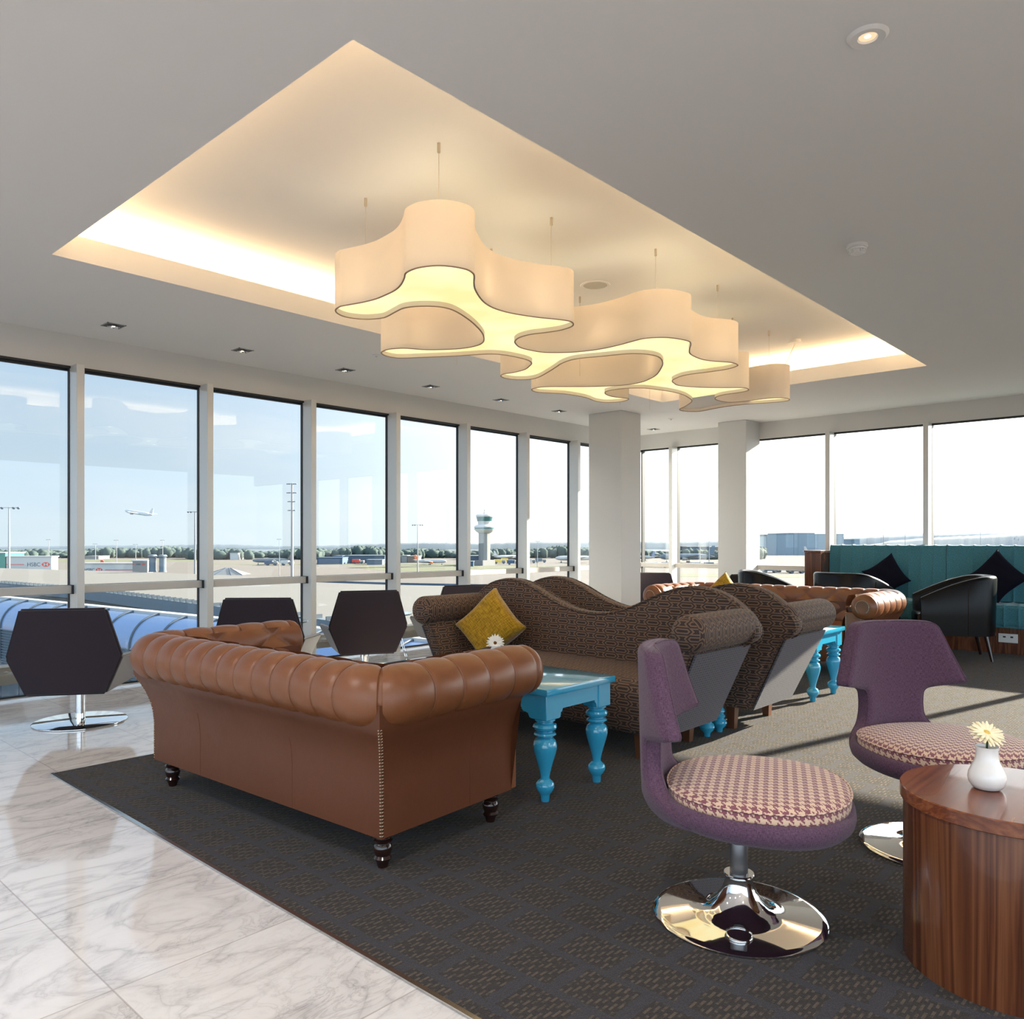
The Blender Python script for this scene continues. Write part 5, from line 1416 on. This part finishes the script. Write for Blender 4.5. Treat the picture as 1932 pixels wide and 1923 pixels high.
for a, b in zip(pp[1:5], pp[2:6]):
    dv = b-a; L = dv.length; an = math.atan2(dv.y, dv.x); nn = int(L/.55)
    for k in range(nn): box(bm, (k*.55, -.16, .38), (k*.55+.05, .16, .50), mx=Matrix.Translation(a-pp[2]) @ Matrix.Rotation(an, 4, 'Z'))
o = bobj('brackets', bm, M['rib'], rp, smooth=False); o['kind'] = 'stuff'
far_p = [at(px, py, zr) for px, py in ((560, 1097), (740, 1103), (900, 1106), (1108, 1109))]
fp = empty('roof_parapet', far_p[0], 0, 'low dark bracketed rail along the distant roof edge below the control tower', 'parapet')
for a, b in zip(far_p[:-1], far_p[1:]):
    dv = b-a; L = dv.length; an = math.atan2(dv.y, dv.x)
    bm = nb(); box(bm, (0, -.1, 0), (L, .1, .12), mx=Matrix.Translation(a-far_p[0]) @ Matrix.Rotation(an, 4, 'Z')); bobj('parapet_wall', bm, M['slate'], fp, smooth=False)
for px, lb in ((288, 'left of two grey cylindrical vents on the flat roof'), (307, 'right of two grey cylindrical vents on the flat roof')):
    p = at(px, 1079.5, zr); s = .0093*p.length
    bm = nb(); lathe(bm, [(.26*s, 0), (.22*s, .12*s), (.22*s, .78*s), (.26*s, .80*s), (.16*s, .85*s), (.30*s, .88*s), (.22*s, .98*s), (0, .99*s)], 20)
    o = bobj('roof_vent', bm, M['slate2']); o.location = p; s_ = 1.9/1.0; o.scale = (1.9, 1.9, 2.2); tag(o, lb, 'roof vent', 'vents on the flat roof')
p = at(430, 1084, zr); bm = nb(); t = bmesh.new()
A = [t.verts.new(v) for v in ((-2.2, -1.6, 0), (2.2, -1.6, 0), (2.2, 1.6, 0), (-2.2, 1.6, 0))]; B = [t.verts.new((-.3, 0, .75)), t.verts.new((.3, 0, .75))]
t.faces.new(A); t.faces.new((A[0], A[1], B[1], B[0])); t.faces.new((A[1], A[2], B[1])); t.faces.new((A[2], A[3], B[0], B[1])); t.faces.new((A[3], A[0], B[0]))
merge(bm, t); sk = bobj('skylight', bm, M['offwhite'], smooth=False); sk.location = p; sk.scale = (.7, .7, .7); sk.rotation_euler = (0, 0, RGT); tag(sk, 'hipped skylight on the flat roof seen through the third window', 'skylight')
for u0, u1 in (((-2.2, -1.6, 0), (-.3, 0, .75)), ((2.2, -1.6, 0), (.3, 0, .75)), ((-.9, -1.6, 0), (-.1, 0, .75)), ((.9, -1.6, 0), (.1, 0, .75))):
    bm = nb(); tube(bm, [u0, u1], .05, 5); bobj('glazing_bar', bm, M['slate'], sk)

# --- curved glass canopy with steel ribs
zt_ = -1.15
A0 = at(-330, 1097, zt_); A1 = at(760, 1224, zt_)
A0 = at(0, 1129, zt_); A1 = at(370, 1167, zt_)
dv = (A1-A0); dv.z = 0; dv.normalize()
st_, en_ = A0-dv*16, A1+dv*16
L = (en_-st_).length; an = math.atan2(dv.y, dv.x)
cg = empty('glass_canopy', st_, an, 'curved blue glass canopy with dark steel ribs below the left windows', 'canopy')
Rv = .95
# towards the camera is local -y
def arc(u, rr=Rv): a = PI/2*u; return (-rr*sin(a), -rr*(1-cos(a)))
bm = nb(); grid(bm, 60, 14, lambda u, v: Vector((u*L, arc(v)[0], arc(v)[1]))); grid(bm, 2, 2, lambda u, v: Vector((u*L, v*.0+.0+v*.35, .01))); bobj('curved_glass', bm, M['skyglass'], cg, angle=60)
bm = nb(); box(bm, (0, -.02, .0), (L, .30, .07)); bobj('ridge_cap', bm, M['white'], cg, smooth=False)
nr = int(L/1.55)
for k in range(nr):
    x = k*1.55
    bm = nb(); tube(bm, [(x, arc(i/10, Rv+.02)[0], arc(i/10, Rv+.02)[1]+.02) for i in range(11)]+[(x, -Rv-.02, -Rv-2.6)], .035, 6); bobj('rib', bm, M['rib'], cg)
bm = nb(); box(bm, (0, -Rv+.05, -Rv-1.5), (L, -Rv+.10, -Rv)); 
for k in range(14): box(bm, (0, -Rv-.01, -Rv-.10*k-.05), (L, -Rv+.06, -Rv-.10*k-.02))
bobj('louvred_wall', bm, M['slate2'], cg, smooth=False)
bm = nb(); box(bm, (0, -Rv+.12, -8), (L, -Rv+.3, -Rv-1.5)); bobj('lower_wall', bm, M['rib'], cg, smooth=False)
# ledge outside the glass
bm = nb(); box(bm, (-4, 6.70, .085), (XW, 6.86, .215)); o = bobj('window_ledge', bm, M['ledge'], smooth=False); tag(o, 'sandy metal ledge running outside along the foot of the left windows', 'ledge')
